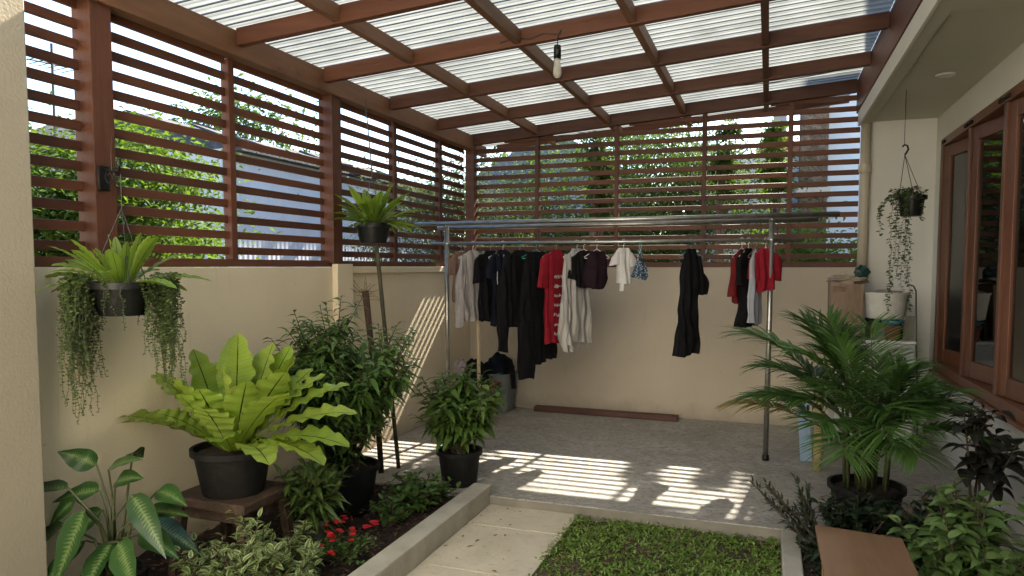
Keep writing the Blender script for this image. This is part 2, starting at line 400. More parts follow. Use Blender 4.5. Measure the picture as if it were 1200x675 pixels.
# ------------------------------------------------------------------ pergola with corrugated roof
pg=thing('pergola',(-1.2,4.6,2.83),'timber pergola frame with a pale corrugated translucent roof','pergola')
MB().box(-3.20,-3.105,2.55,7.46,2.845,3.0).build('wall_plate',WRAW,pg,bevel=.004)
MB().box(-3.26,-3.202,2.55,8.1,2.86,2.98).build('outer_plate',WY,pg,bevel=.004)
def xbeam(y,w=.055,h=.105,mat=WX,x0=-3.10,x1=.74,dz=0):
    b=MB(); b.prism([(x0,roofz(x0)+dz),(x1,roofz(x1)+dz),(x1,roofz(x1)+h+dz),(x0,roofz(x0)+h+dz)],'y',y-w/2,y+w/2)
    return b.build('cross_beam',mat,pg,bevel=.003)
for y in (2.73,3.70,4.62,5.60,6.56): xbeam(y)
xbeam(7.50,.07,.13,x0=-3.19,dz=-.005); xbeam(8.18,.05,.06,dz=.045)
for x in (-2.385,-1.60,-.84,-.056):
    z=roofz(x)
    MB().box(x-.024,x+.024,2.62,8.15,z+.012,z+.103).build('rafter',WRAW if x<-.5 else WY,pg,bevel=.003)
MB().box(.745,.80,2.6,7.56,2.99,3.30).build('ledger',WY,pg,bevel=.004)
q=NT('polycarbonate_roof')
pos=q.coord(); n1=q.noise(3,6,pos,.6); n2=q.noise(40,3,q.coord((.06,1,1))); n3=q.noise(1.6,9,q.coord((1,2.5,1)),.75)
dirt_shade=q.ramp(n1.outputs[0],[(.35,1.),(.7,.66)])
sp=q.n('ShaderNodeSeparateXYZ'); q.l(q.n('ShaderNodeNewGeometry').outputs['Position'],sp.inputs[0])
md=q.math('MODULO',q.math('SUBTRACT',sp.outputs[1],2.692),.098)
ln=q.ramp(q.math('MULTIPLY',md,10.2),[(.0,.34),(.09,.86),(.35,1.),(.50,.88),(.64,.20),(.82,.34),(.93,.84),(1.,.34)])  # rib lines darkened in the colour, shade of the ribs along with dirt
dirt_shade=q.mix(1.,dirt_shade,ln,'MULTIPLY')
dirt_shade=q.mix(1.,dirt_shade,q.ramp(n3.outputs[0],[(.60,1.),(.70,.62),(.78,.35)]),'MULTIPLY')
colr=q.mix(1.,q.mix(q.ramp(n2.outputs[0],[(.3,0.),(.7,1.)]),(.18,.192,.184),(.235,.248,.238)),dirt_shade,'MULTIPLY')
tr=q.n('ShaderNodeBsdfTranslucent'); q.l(colr,tr.inputs[0])
tp=q.n('ShaderNodeBsdfTransparent'); tp.inputs[0].default_value=(.9,.95,.94,1)
gl=q.prin((.7,.74,.73),.35,0,.4)
m1=q.n('ShaderNodeMixShader'); m1.inputs[0].default_value=.012; q.l(tr.outputs[0],m1.inputs[1]); q.l(tp.outputs[0],m1.inputs[2])
m2=q.n('ShaderNodeMixShader'); m2.inputs[0].default_value=.25; q.l(m1.outputs[0],m2.inputs[1]); q.l(gl,m2.inputs[2])
M_poly=q.done(m2.outputs[0])
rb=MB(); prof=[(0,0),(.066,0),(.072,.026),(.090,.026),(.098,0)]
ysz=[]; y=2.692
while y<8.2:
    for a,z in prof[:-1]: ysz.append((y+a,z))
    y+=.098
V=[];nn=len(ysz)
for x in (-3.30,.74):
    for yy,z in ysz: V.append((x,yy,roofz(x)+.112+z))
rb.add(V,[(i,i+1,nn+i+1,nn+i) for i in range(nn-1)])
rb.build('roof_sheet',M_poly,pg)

# ------------------------------------------------------------------ house on the right
hs=thing('house',(2.2,3.6,-.3),'cream house with a broad eave and wood framed casement windows on the right','house')
hw=MB()
hw.box(1.40,1.55,7.13,7.45,-.3,2.883); hw.box(1.40,1.55,-1.0,7.128,-.3,.655); hw.box(1.40,1.55,-1.0,7.128,2.645,2.883)
hw.box(1.40,1.55,-1.0,1.0,.657,2.643)
hw.build('wall',M_white,hs)
MB().box(-3.8,1.398,-1.45,-1.3,-.3,5.6).build('fill_wall',m_noise('fill_wall_white',(.74,.71,.64),(.80,.77,.70),1.5,.8,.1,70),hs)  # unseen wall added behind the camera, tall and white to bounce sunlight inside
MB().box(.803,1.55,7.452,7.62,-.3,3.3).build('return_wall',M_white,hs,bevel=.004)
# room behind the glass
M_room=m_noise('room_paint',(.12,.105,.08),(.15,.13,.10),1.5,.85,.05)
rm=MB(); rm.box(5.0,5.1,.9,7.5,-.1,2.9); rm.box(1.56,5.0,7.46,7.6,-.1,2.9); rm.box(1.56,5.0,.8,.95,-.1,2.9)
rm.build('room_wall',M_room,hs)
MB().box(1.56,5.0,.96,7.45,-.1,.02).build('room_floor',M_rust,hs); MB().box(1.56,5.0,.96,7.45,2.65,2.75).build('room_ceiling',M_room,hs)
# eave
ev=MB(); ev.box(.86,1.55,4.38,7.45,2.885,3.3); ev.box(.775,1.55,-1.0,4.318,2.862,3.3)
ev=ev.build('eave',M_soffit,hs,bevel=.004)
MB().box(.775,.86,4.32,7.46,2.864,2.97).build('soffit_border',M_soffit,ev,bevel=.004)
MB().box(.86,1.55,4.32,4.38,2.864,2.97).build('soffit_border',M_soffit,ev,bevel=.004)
MB().box(.752,.773,-1.0,7.46,2.855,2.985).build('fascia',M_fascia,ev,bevel=.003)
dl=MB().lathe((1.13,5.80,2.884),[(.0,-.003),(.035,-.004),(.045,-.012),(.062,-.013),(.066,-.001)],28).build('downlight',m_plain('white_metal',(.55,.54,.48),.4),ev,smooth=True)
# upper storey that shades the right of the roof
up=MB(); up.box(.81,5.2,-1,7.6,3.32,7.2); up.build('upper_wall',M_white,hs)
# windows
WINW=m_wood('window_wood',(.105,.04,.02),(.165,.066,.034),2,.4)
q=NT('window_glass'); fr=q.n('ShaderNodeFresnel'); fr.inputs[0].default_value=1.55
g=q.n('ShaderNodeBsdfGlossy'); g.inputs['Roughness'].default_value=.01; g.inputs['Color'].default_value=(1,1,1,1)
t=q.n('ShaderNodeBsdfTransparent'); t.inputs[0].default_value=(.40,.44,.42,1)
mx=q.n('ShaderNodeMixShader'); q.l(q.math('ADD',q.math('MULTIPLY',fr.outputs[0],1.0),.02,True),mx.inputs[0]); q.l(t.outputs[0],mx.inputs[1]); q.l(g.outputs[0],mx.inputs[2])
M_glass=q.done(mx.outputs[0])
wn=MB(); wn.box(1.372,1.50,7.06,7.13,.66,2.64); wn.box(1.372,1.50,1.0,7.06,2.575,2.64); wn.box(1.372,1.50,1.0,7.06,.66,.735)
wn=wn.build('window',WINW,hs,bevel=.004)
MB().box(1.345,1.42,1.0,7.15,.635,.658).build('sill',WINW,wn,bevel=.003)
def rz(b,cx,cy,a):
    c,s_=math.cos(a),math.sin(a)
    for i,V in enumerate(b.v):
        x=V[:,0]-cx; y=V[:,1]-cy; W=V.copy(); W[:,0]=cx+x*c-y*s_; W[:,1]=cy+x*s_+y*c; b.v[i]=W
    return b
y1=7.055
k=0
while y1>1.6:
    y0=y1-.855
    s_=MB(); s_.box(1.385,1.43,y1-.125,y1-.004,.74,2.57); s_.box(1.385,1.43,y0+.004,y0+.125,.74,2.57)
    s_.box(1.386,1.429,y0+.125,y1-.125,2.47,2.57); s_.box(1.386,1.429,y0+.125,y1-.125,.74,.86)
    rz(s_,1.385,y1-.004,R(9)); s_=s_.build('sash',WINW,hs,bevel=.004)
    rz(MB().box(1.404,1.409,y0+.122,y1-.122,.857,2.473),1.385,y1-.004,R(9)).build('pane',M_glass,s_)
    MB().box(1.374,1.50,y0-.032,y0+.026,.736,2.574).build('mullion',WINW,wn,bevel=.003)
    if k%2==1:
        rz(MB().tube([(1.385,y0+.06,1.46),(1.355,y0+.06,1.455),(1.35,y0+.065,1.42),(1.36,y0+.065,1.35),(1.385,y0+.06,1.34)],.007,8),1.385,y1-.004,R(9)).build('handle',M_steel,s_,smooth=True)
    for yy in (y1-.06,y0+.06):
        MB().obox((1.366,yy,2.602),(.012,.09,.022)).build('hinge_block',M_blackmat,s_)
    y1=y0-.004; k+=1
# curtain
cb=MB(); npt=60; V=[]
for z in (.25,2.5):
    for i in range(npt): V.append((1.78+.05*math.sin(i*.9)+.02*math.sin(i*.37),5.05+1.2*i/npt,z))
cb.add(V,[(i,i+1,npt+i+1,npt+i) for i in range(npt-1)])
tag(cb.build('curtain',m_cloth('sheer_curtain',(.62,.60,.54),trans=.5),smooth=True,solid=.004),'sheer pale curtain hanging inside behind the window panes','curtain')
# downpipe
dp=thing('downpipe',(.755,7.40,1.3),'beige vertical drainpipe in the corner beside the back screen','pipe')
MB().tube([(.815,7.395,1.45),(.815,7.395,2.86)],.043,16).build('pipe',m_noise('beige_pipe',(.42,.37,.28),(.5,.45,.35),5,.5,.1,40),dp,smooth=True)
MB().lathe((.815,7.395,2.42),[(.044,0),(.054,0),(.054,.07),(.044,.07)],16).build('coupling',bpy.data.materials['beige_pipe'],dp)

# ------------------------------------------------------------------ light bulb and wire on the pergola
lb=thing('light_bulb',(-1.32,4.585,2.77),'clear bulb in a black socket hanging from the pergola beam','bulb')
MB().lathe((-1.32,4.585,2.90),[(.0,.085),(.022,.083),(.024,.06),(.024,.0),(.0,0)],16).build('socket',M_black,lb,smooth=True)
q=NT('bulb_glass'); gg=q.prin((.62,.60,.52),.12,0,.6); t=q.n('ShaderNodeBsdfTransparent'); mx=q.n('ShaderNodeMixShader'); mx.inputs[0].default_value=.35
q.l(gg,mx.inputs[1]); q.l(t.outputs[0],mx.inputs[2]); M_bulb=q.done(mx.outputs[0])
MB().lathe((-1.32,4.585,2.775),[(.0,0),(.014,.003),(.024,.015),(.028,.035),(.026,.06),(.021,.09),(.019,.126),(.0,.126)],18).build('glass',M_bulb,lb,smooth=True)
MB().tube([(-1.32,4.585,2.985),(-1.318,4.58,3.03),(-1.30,4.59,3.08)],.004,6).build('flex',M_wire,lb)
P=[(-1.30,4.586,3.055),(-1.42,4.583,3.07),(-1.5,4.583,3.045),(-1.62,4.583,3.06),(-1.72,4.583,3.04)]
tag(MB().tube(P,.004,5).build('cable',M_wire),'thin black cable loosely tacked along the pergola beam beside the bulb','cable')
P=[(.6,6.50,3.155),(.3,6.50,3.12),(0,6.5,3.09),(-.35,6.50,3.085),(-.8,6.5,3.05)]
tag(MB().tube(P,.0045,5).build('cable',M_wire),'black cable sagging below the corrugated roof on the right','cable')

# ------------------------------------------------------------------ drying rack
YR=6.05
rk=thing('drying_rack',(-1.4,YR,0),'stainless steel tube drying rack holding the washing','rack')
MB().tube([(-3.10,YR-.02,1.945),(.50,YR-.02,1.955)],.019,14).build('rail',M_steel,rk,smooth=True)
MB().tube([(-2.95,YR+.14,1.915),(.36,YR+.14,1.925)],.019,14).build('rail',M_steel,rk,smooth=True)
MB().tube([(-2.95,YR,1.765),(.24,YR,1.762)],.014,14).build('rail',M_steel,rk,smooth=True)
for x in (-2.79,.018):
    xe=x-.01 if x>0 else x
    MB().tube([(x,YR,1.93),(xe,YR,.02)],.021,14).build('post',M_steel,rk,smooth=True)
    MB().tube([(xe,YR,.0),(xe,YR,.045)],.027,12).build('foot_cap',M_black,rk,smooth=True)
    MB().tube([(x,YR-.03,1.925),(x,YR+.16,1.905)],.015,10).build('bracket',M_steel,rk,smooth=True)
    MB().tube([(x-.03,YR,1.765),(x+.03,YR,1.765)],.022,10).build('clamp',M_steel,rk,smooth=True)
tag(MB().tube([(-2.50,6.12,.25),(-2.512,6.10,1.60)],.017,10).build('wooden_pole',m_wood('pale_pole',(.35,.28,.18),(.5,.42,.3),2),smooth=True),'thin pale pole standing in the laundry basket behind the grey shirt','pole')

# ------------------------------------------------------------------ garments
def loopgrid(b,rings,ang,ox,oy,N=34,fold=.012,fk=8.5,seed=0,top=True,uvoff=0.):
    rs=np.random.RandomState(seed); p1,p2,p3=rs.rand(3)*6.28
    Z=np.array([r[0] for r in rings]); rows=max(8,int((Z[0]-Z[-1])/.025))
    zz=np.linspace(Z[0],Z[-1],rows)
    C=np.interp(-zz,-Z,[r[1] for r in rings]); Wd=np.interp(-zz,-Z,[r[2] for r in rings]); T=np.interp(-zz,-Z,[r[3] for r in rings])
    ca,sa=math.cos(ang),math.sin(ang); V=[];UV=[]
    for i,z in enumerate(zz):
        fr=i/(rows-1)
        for j in range(N):
            th=2*math.pi*j/N
            c,s=math.cos(th),math.sin(th)
            u=C[i]+Wd[i]*math.copysign(abs(c)**.8,c)
            am=fold*1.45*(.3+.9*fr)
            n=T[i]*math.copysign(abs(s)**.7,s)+am*(math.sin(fk*u/.1+p1+z*3)+.6*math.sin(fk*1.9*u/.1+p2-z*5)+.4*math.sin(z*22+u*30+p3))
            du=.008*math.sin(z*14+p2)*fr
            zl=z-(.012*math.sin(u*25+p1) if i==rows-1 else 0)
            V.append((ox+(u+du)*ca-n*sa,oy+(u+du)*sa+n*ca,zl)); UV.append((uvoff+u,z))
    F=[(i*N+j,i*N+(j+1)%N,(i+1)*N+(j+1)%N,(i+1)*N+j)[::-1] for i in range(rows-1) for j in range(N)]
    b.add(V,F,UV,RN=np.full(len(V),rs.rand()))
def kfac(x,ang):
    L=math.hypot(x,YR); return abs(math.cos(ang)*YR/L+math.sin(ang)*(-x)/L)
def tee(b,x,ang,top,bot,half,sleeve=.2,seed=0,sl=True,sr=True,t=.028,flare=1.0,fold=.010):
    w=half/kfac(x,ang)
    loopgrid(b,[(top,0,.045,.012),(top-.02,0,.07,.02),(top-.055,0,w*.80,t),(top-.14,0,w*.90,t*1.2),(bot,0,w*flare,t*1.4)],ang,x,YR,fold=fold,seed=seed)
    for sg,on in ((-1,sl),(1,sr)):
        if not on: continue
        loopgrid(b,[(top-.035,sg*w*.70,.03,.015),(top-.08,sg*w*.92,.055,.024),(top-.05-sleeve,sg*w*(1.10),.058,.03)],ang,x,YR,N=18,fold=.005,seed=seed+sg+5)
def hang(x,ang,mat,label,grp='hangers on the drying rack',w=.19,dz=0):
    b=MB(); ca,sa=math.cos(ang),math.sin(ang)
    L=lambda u,z:(x+u*ca,YR+u*sa,z+dz)
    # the hook passes over the rail, seen from its side
    hk=[]
    for i in range(9):
        th=R(-60+i*30); hk.append((x-sa*0.018*math.cos(th)*-1,YR+ca*.018*math.cos(th),1.765+dz+.018*math.sin(th)))
    hk=hk[::-1][:8][::-1]
    b.tube(hk+[],.0025,6); b.tube([(hk[0][0],hk[0][1],hk[0][2]),L(0,1.735),L(0,1.705)],.0025,6)
    b.tube([L(0,1.705),L(-w,1.635),L(-w*.96,1.625),L(w*.96,1.625),L(w,1.635),L(0,1.705)],.003,6)
    return tag(b.build('clothes_hanger',mat,smooth=True),label,'hanger',grp)
H_w=m_plain('white_hanger',(.7,.68,.62),.4); H_t=m_plain('teal_hanger',(.04,.38,.30),.4); H_b=m_plain('brown_hanger',(.3,.2,.12),.5); H_k=m_plain('blue_hanger',(.05,.25,.4),.4)
G='clothes hung along the drying rack'
C_black=m_cloth('black_cloth',(.004,.004,.005),(.008,.0075,.009),trans=.03); C_navy=m_cloth('navy_cloth',(.005,.007,.014),(.009,.012,.021)); C_grey=m_cloth('pale_grey_cloth',(.36,.33,.325),(.44,.41,.40),trans=.25)
C_taupe=m_cloth('taupe_cloth',(.20,.13,.10)); C_red=m_cloth('red_cloth',(.20,.009,.018),(.26,.014,.028)); C_str=m_cloth('striped_cloth',(.50,.48,.45),(.43,.41,.39),'stripes',trans=.25)
C_plum=m_cloth('plum_cloth',(.014,.006,.010),(.024,.011,.016)); C_white=m_cloth('white_cloth',(.72,.70,.68),(.62,.60,.59),trans=.25); C_flor=m_cloth('floral_cloth',(.03,.05,.09),(.05,.08,.13),'floral'); C_dred=m_cloth('dark_red_cloth',(.11,.010,.012),(.15,.016,.017)); C_bgrey=m_cloth('blue_grey_cloth',(.42,.44,.50),(.48,.5,.56),trans=.2)
A0=R(62)
def gar(name,b,mat,label,cat): return tag(b.build(name,mat,smooth=True),label,cat,G)
b=MB(); tee(b,-2.645,A0,1.69,1.24,.075,.17,1); gar('shirt',b,C_taupe,'short taupe shirt at the far left end of the washing','shirt')
b=MB(); x=-2.53; w=.115/kfac(x,A0)
loopgrid(b,[(1.70,0,.045,.012),(1.66,0,w*.7,.03),(1.5,0,w*.9,.04),(1.15,0,w*.95,.045),(1.07,.01,w*.8,.04)],A0,x,YR,seed=3,fold=.016,fk=7)
loopgrid(b,[(1.65,-w*.7,.03,.02),(1.35,-w*.85,.06,.03),(1.02,-w*1.0,.025,.02)],A0,x,YR-.02,N=18,seed=4)
loopgrid(b,[(1.66,w*.7,.03,.02),(1.45,w*.95,.055,.03)],A0,x,YR,N=18,seed=4)
gar('shirt',b,C_grey,'pale grey crumpled shirt with a trailing tail, left of the black tee','shirt')
b=MB(); tee(b,-2.36,A0,1.70,1.06,.10,.24,7,fold=.012); gar('t_shirt',b,C_black,'black short sleeved tee directly right of the pale grey shirt','t-shirt')
b=MB(); tee(b,-2.24,A0,1.705,1.02,.09,.2,9,fold=.014); 
o=gar('hooded_top',b,C_navy,'dark navy top with thin white drawstrings hanging down its front','top')
b=MB()
for dx,zb in ((-.02,1.22),(.03,1.12)):
    b.tube([(-2.235+dx,YR-.075,1.66),(-2.23+dx*1.6,YR-.09,1.45),(-2.225+dx,YR-.085,1.3),(-2.22+dx*.7,YR-.09,zb)],.0035,6)
b.build('drawstring',C_white,o)
b=MB(); x=-2.08; w=.125/kfac(x,A0)
loopgrid(b,[(1.70,0,.05,.015),(1.64,0,w*.85,.035),(1.3,0,w,.045),(1.02,0,w,.05)],A0,x,YR,seed=12,fold=.014)
loopgrid(b,[(1.66,-w*.8,.03,.02),(1.4,-w*1.05,.055,.035),(.81,-w*1.12,.05,.03)],A0,x,YR-.02,N=20,seed=13)
loopgrid(b,[(1.66,w*.8,.03,.02),(1.4,w*1.0,.05,.03),(1.0,w*1.0,.045,.03)],A0,x,YR+.02,N=20,seed=14)
gar('sweater',b,C_black,'black long sleeved sweater with its sleeve hanging low, left of the long trousers','sweater')
b=MB(); x=-1.93; w=.14/kfac(x,A0)
loopgrid(b,[(1.685,0,w*.6,.02),(1.60,0,w*.75,.04),(1.2,0,w*.95,.05),(1.05,0,w,.05)],A0,x,YR+.01,seed=15,fold=.012)
loopgrid(b,[(1.08,-w*.62,w*.42,.045),(.57,-w*.60,w*.36,.04)],A0,x,YR,N=20,seed=16)
loopgrid(b,[(1.08,w*.0,w*.42,.045),(.70,w*.05,w*.40,.04)],A0,x,YR,N=20,seed=17)
loopgrid(b,[(1.08,w*.60,w*.46,.045),(.73,w*.72,w*.44,.04)],A0,x,YR+.03,N=20,seed=18)
gar('trousers',b,C_black,'longest black trousers hanging left of the red tee, reaching lowest of all','trousers')
b=MB(); x=-1.745; tee(b,x,A0,1.70,.885,.10,.27,21,fold=.008,sr=False)
o=gar('t_shirt',b,C_red,'long bright red tee with rows of white lettering','t-shirt')
# rows of faded white lettering, small raised marks following the cloth front
ca,sa=math.cos(A0),math.sin(A0); rs=random.Random(5); M_print=m_cloth('print_white',(.55,.49,.46))
w=.10/kfac(x,A0)
for row in range(7):
    b=MB(); z=1.47-row*.083; u=-.075
    while u<w*.7:
        ln=rs.uniform(.012,.022)
        for part in range(3):
            hh=rs.uniform(.008,.026); uu=u+rs.uniform(0,ln*.8); zc=z+rs.uniform(-.008,.008)
            n=-.0535
            b.obox((x+uu*ca-n*sa,YR+uu*sa+n*ca,zc),(rs.choice([.004,.012]),.003,hh if rs.random()<.6 else .006),(rs.uniform(-.1,.1),rs.uniform(-.3,.3),A0))
        u+=ln+.004
    b.build('lettering',M_print,o)
b=MB(); x=-1.56; w=.105/kfac(x,A0)
loopgrid(b,[(1.71,0,.05,.02),(1.66,0,w*.7,.035),(1.3,0,w*.95,.045),(.90,0,w*1.05,.05)],A0,x,YR,seed=25,fold=.016,fk=7)
loopgrid(b,[(1.66,-w*.7,.03,.02),(1.1,-w*.95,.05,.03),(.82,-w*.75,.045,.03)],A0,x,YR-.02,N=18,seed=26)
for i in range(14):
    u=-w+i*w*2/13; b.tube([(x+u*math.cos(A0),YR+u*math.sin(A0)+random.uniform(-.04,.04),.92),(x+u*math.cos(A0)+random.uniform(-.006,.006),YR+u*math.sin(A0)-.02,.84-random.random()*.03)],.003,4)
gar('dress',b,C_str,'long white garment with fine grey stripes and a fringed hem beside the red tee','dress')
b=MB(); tee(b,-1.50,R(50),1.69,1.38,.085,.2,31,sr=False,fold=.014); gar('top',b,C_black,'short black top overlapping the striped dress, left of the plum one','top')
b=MB(); x=-1.385; w=.10/kfac(x,R(40))
loopgrid(b,[(1.685,0,w*.6,.02),(1.6,0,w*.9,.04),(1.45,0,w*1.05,.06),(1.37,0,w*.8,.045)],R(40),x,YR,seed=33,fold=.020,fk=3); gar('blouse',b,C_plum,'small bunched plum coloured top right of the black one','top')
b=MB(); x=-1.155; tee(b,x,R(35),1.71,1.42,.055,.10,41,fold=.012); loopgrid(b,[(1.5,.0,.04,.025),(1.36,-.01,.025,.02)],R(35),x,YR,N=16,seed=42); gar('baby_shirt',b,C_white,'tiny white baby shirt hanging alone right of the dark tops','shirt')
b=MB(); x=-1.015
loopgrid(b,[(1.60,0,.02,.01),(1.53,0,.05,.03),(1.47,0,.075,.04),(1.45,0,.055,.03)],R(15),x,YR,seed=45,fold=.012)
loopgrid(b,[(1.70,-.005,.008,.006),(1.6,-.02,.012,.01),(1.52,-.04,.02,.02)],R(15),x,YR,N=12,seed=46); loopgrid(b,[(1.70,.005,.008,.006),(1.6,.02,.012,.01),(1.52,.04,.02,.02)],R(15),x,YR,N=12,seed=47)
gar('halter_top',b,C_flor,'small blue and white patterned halter top right of the baby shirt','halter top')
b=MB(); x=-.60; w=.085/kfac(x,R(45))
loopgrid(b,[(1.70,0,.04,.015),(1.64,.0,w*.65,.03),(1.45,0,w*.95,.04),(1.25,-.01,w*.8,.04),(.83,-.05,w*1.0,.05)],R(45),x,YR,seed=51,fold=.014)
loopgrid(b,[(1.64,w*.6,.03,.02),(1.42,w*1.05,.05,.03),(1.33,w*1.0,.045,.03)],R(45),x,YR,N=18,seed=52)
gar('dress',b,C_black,'long black dress hanging alone in the middle of the rail','dress')
b=MB(); tee(b,-.205,R(68),1.69,1.27,.05,.32,61,t=.02); gar('shirt',b,C_dred,'dark red shirt left of the black one near the right rack post','shirt')
b=MB(); tee(b,-.155,R(68),1.70,1.08,.055,.25,63,t=.025); gar('shirt',b,C_black,'narrow black shirt between the dark red and blue grey ones','shirt')
b=MB(); x=-.095; w=.04/kfac(x,R(70))
loopgrid(b,[(1.69,0,.04,.01),(1.6,0,w,.02),(1.10,0,w*1.1,.025)],R(70),x,YR,seed=65,fold=.006); gar('towel',b,C_bgrey,'narrow blue grey cloth hanging right of the black shirt','cloth')
b=MB(); tee(b,-.025,R(30),1.70,1.36,.075,.2,67,fold=.012); gar('shirt',b,C_red,'short red top hanging against the right rack post','shirt')
for x,a,m,lab in [(-2.645,A0,H_b,'brown wire hanger under the taupe shirt'),(-2.53,A0,H_w,'white wire hanger of the pale grey crumpled shirt'),(-2.36,A0,H_b,'brown wire hanger of the black tee'),(-2.24,A0,H_w,'white wire hanger of the navy top with drawstrings'),(-2.08,A0,H_t,'teal hanger of the black sweater'),(-1.93,A0,H_t,'teal hanger of the longest black trousers'),(-1.745,A0,H_b,'brown wire hanger of the red tee with lettering'),(-1.56,A0,H_w,'white hanger of the striped dress'),(-1.50,R(50),H_w,'white hanger of the short black top'),(-1.385,R(40),H_w,'white hanger of the plum top'),(-1.155,R(35),H_w,'white hanger of the tiny baby shirt'),(-.60,R(45),H_k,'blue hanger of the lone black dress'),(-.205,R(68),H_w,'white hanger of the dark red shirt'),(-.155,R(68),H_w,'white hanger of the narrow black shirt'),(-.095,R(70),H_b,'brown hanger of the blue grey cloth'),(-.025,R(30),H_w,'white hanger of the short red top by the rack post')]:
    sm=x in(-1.155,)
    hang(x,a,m,lab,w=.08 if sm else (.12 if x in(-.6,-.025,-1.385) else .17))
b=MB(); 
for s_ in(-1,1): b.tube([(-1.015,YR,1.785),(-1.015+.008*s_,YR-.01,1.74),(-1.015+.006*s_,YR,1.69)],.003,5)
tag(b.build('cord_loop',H_t),'teal cord loop holding the patterned halter top','cord')

# ------------------------------------------------------------------ laundry baskets and plank
def tub(x0,x1,y0,y1,h,mat,label,name='laundry_basket',taper=.035):
    t=thing(name,((x0+x1)/2,(y0+y1)/2,0),label,'basket'); b=MB(); tp=taper
    def ring(x0,x1,y0,y1,z,r=.05,n=4):
        P=[]
        for cx,cy,a0 in ((x1-r,y1-r,0),(x0+r,y1-r,90),(x0+r,y0+r,180),(x1-r,y0+r,270)):
            for i in range(n+1):
                a=R(a0+90*i/n); P.append((cx+r*math.cos(a),cy+r*math.sin(a),z))
        return P
    RG=[ring(x0+tp,x1-tp,y0+tp,y1-tp,0.0),ring(x0,x1,y0,y1,h-.02),ring(x0-.012,x1+.012,y0-.012,y1+.012,h-.02),ring(x0-.012,x1+.012,y0-.012,y1+.012,h),ring(x0+.008,x1-.008,y0+.008,y1-.008,h),ring(x0+tp+.008,x1-tp-.008,y0+tp+.008,y1-tp-.008,.015)]
    n=len(RG[0]); V=[p for r in RG for p in r]
    F=[(i*n+j,i*n+(j+1)%n,(i+1)*n+(j+1)%n,(i+1)*n+j) for i in range(len(RG)-1) for j in range(n)]+[tuple(range(n))[::-1],tuple(range(5*n,6*n))]
    b.add(V,F); b.build('tub',mat,t,smooth=False,bevel=.003); return t
tub(-3.0,-2.62,6.55,6.98,.36,m_noise('terracotta_plastic',(.22,.07,.045),(.28,.10,.065),6,.6,.15,40),'square terracotta plastic laundry tub by the side wall')
tub(-2.92,-2.56,7.05,7.40,.42,m_noise('grey_plastic',(.13,.15,.15),(.18,.20,.20),6,.6,.15,40),'grey plastic bin behind the terracotta laundry tub')
def heap(c,rx,ry,rz,seed,amp=.25,nu=32,nv=18,zmin=-.25):
    b=MB(); rs=np.random.RandomState(seed); ph=rs.rand(6)*6.28; V=[]
    for j in range(nv+1):
        phi=-1.2+ (math.pi/2+1.2)*j/nv
        for i in range(nu):
            th=2*math.pi*i/nu
            d=1+amp*(.5*math.sin(3*th+ph[0]+2*phi)+.4*math.sin(5*th-3*phi+ph[1])+.3*math.sin(9*phi+ph[2]+2*th)+.22*math.sin(11*th+ph[3]+6*phi))
            V.append((c[0]+rx*d*math.cos(th)*math.cos(phi),c[1]+ry*d*math.sin(th)*math.cos(phi),c[2]+rz*(1+(d-1)*1.1)*math.sin(phi)))
    b.add(V,[(j*nu+i,j*nu+(i+1)%nu,(j+1)*nu+(i+1)%nu,(j+1)*nu+i) for j in range(nv) for i in range(nu)]); return b
b=heap((-2.83,6.77,.42),.16,.18,.16,3); tag(b.build('laundry_pile',C_black,smooth=True,sub=1),'heap of dark washing bulging out of the terracotta tub','laundry')
b=heap((-2.93,6.68,.50),.075,.08,.10,5); tag(b.build('towel',m_cloth('mauve_cloth',(.35,.30,.32)),smooth=True,sub=1),'pale mauve crumpled cloth on top of the dark laundry','cloth')
b=heap((-2.73,7.22,.44),.15,.15,.16,8); o=tag(b.build('duffel_bag',C_navy,smooth=True,sub=1),'dark stuffed bag in the grey bin with a strap over the side','bag')
b=MB(); P=[(-2.66,7.14,.60),(-2.57,7.08,.57),(-2.52,7.02,.47),(-2.50,7.01,.28)]
for i in range(3):
    a,c=P[i],P[i+1]; b.add([a,(a[0]+.04,a[1]+.03,a[2]),(c[0]+.04,c[1]+.03,c[2]),c],[(0,1,2,3)])
b.build('strap',C_black,o,solid=.012)
tag(MB().obox((-1.59,7.335,.028),(1.52,.11,.052),(0,0,R(-1.0))).build('timber_plank',m_wood('brown_plank',(.07,.03,.022),(.13,.06,.045),0),bevel=.004),'reddish brown timber plank lying on the floor along the back wall','plank')

# ------------------------------------------------------------------ wooden bench, front right
bn=thing('bench',(.385,2.6,-.03),'plain brown wooden bench between the lawn kerb and the right bed','bench')
BW=m_wood('bench_wood',(.23,.12,.055),(.30,.165,.083),1,.5)
MB().prism([(.222,1.7),(.535,1.7),(.552,3.33),(.218,3.385)],'z',.385,.415).build('seat',BW,bn,bevel=.004)
for x in (.26,.50):
    for y in (1.85,3.22): MB().box(x-.022,x+.022,y-.022,y+.022,-.04,.384).build('leg',BW,bn,bevel=.003)
MB().box(.282,.478,3.21,3.235,.30,.36).build('apron',BW,bn); MB().box(.247,.272,1.88,3.19,.31,.37).build('apron',BW,bn)

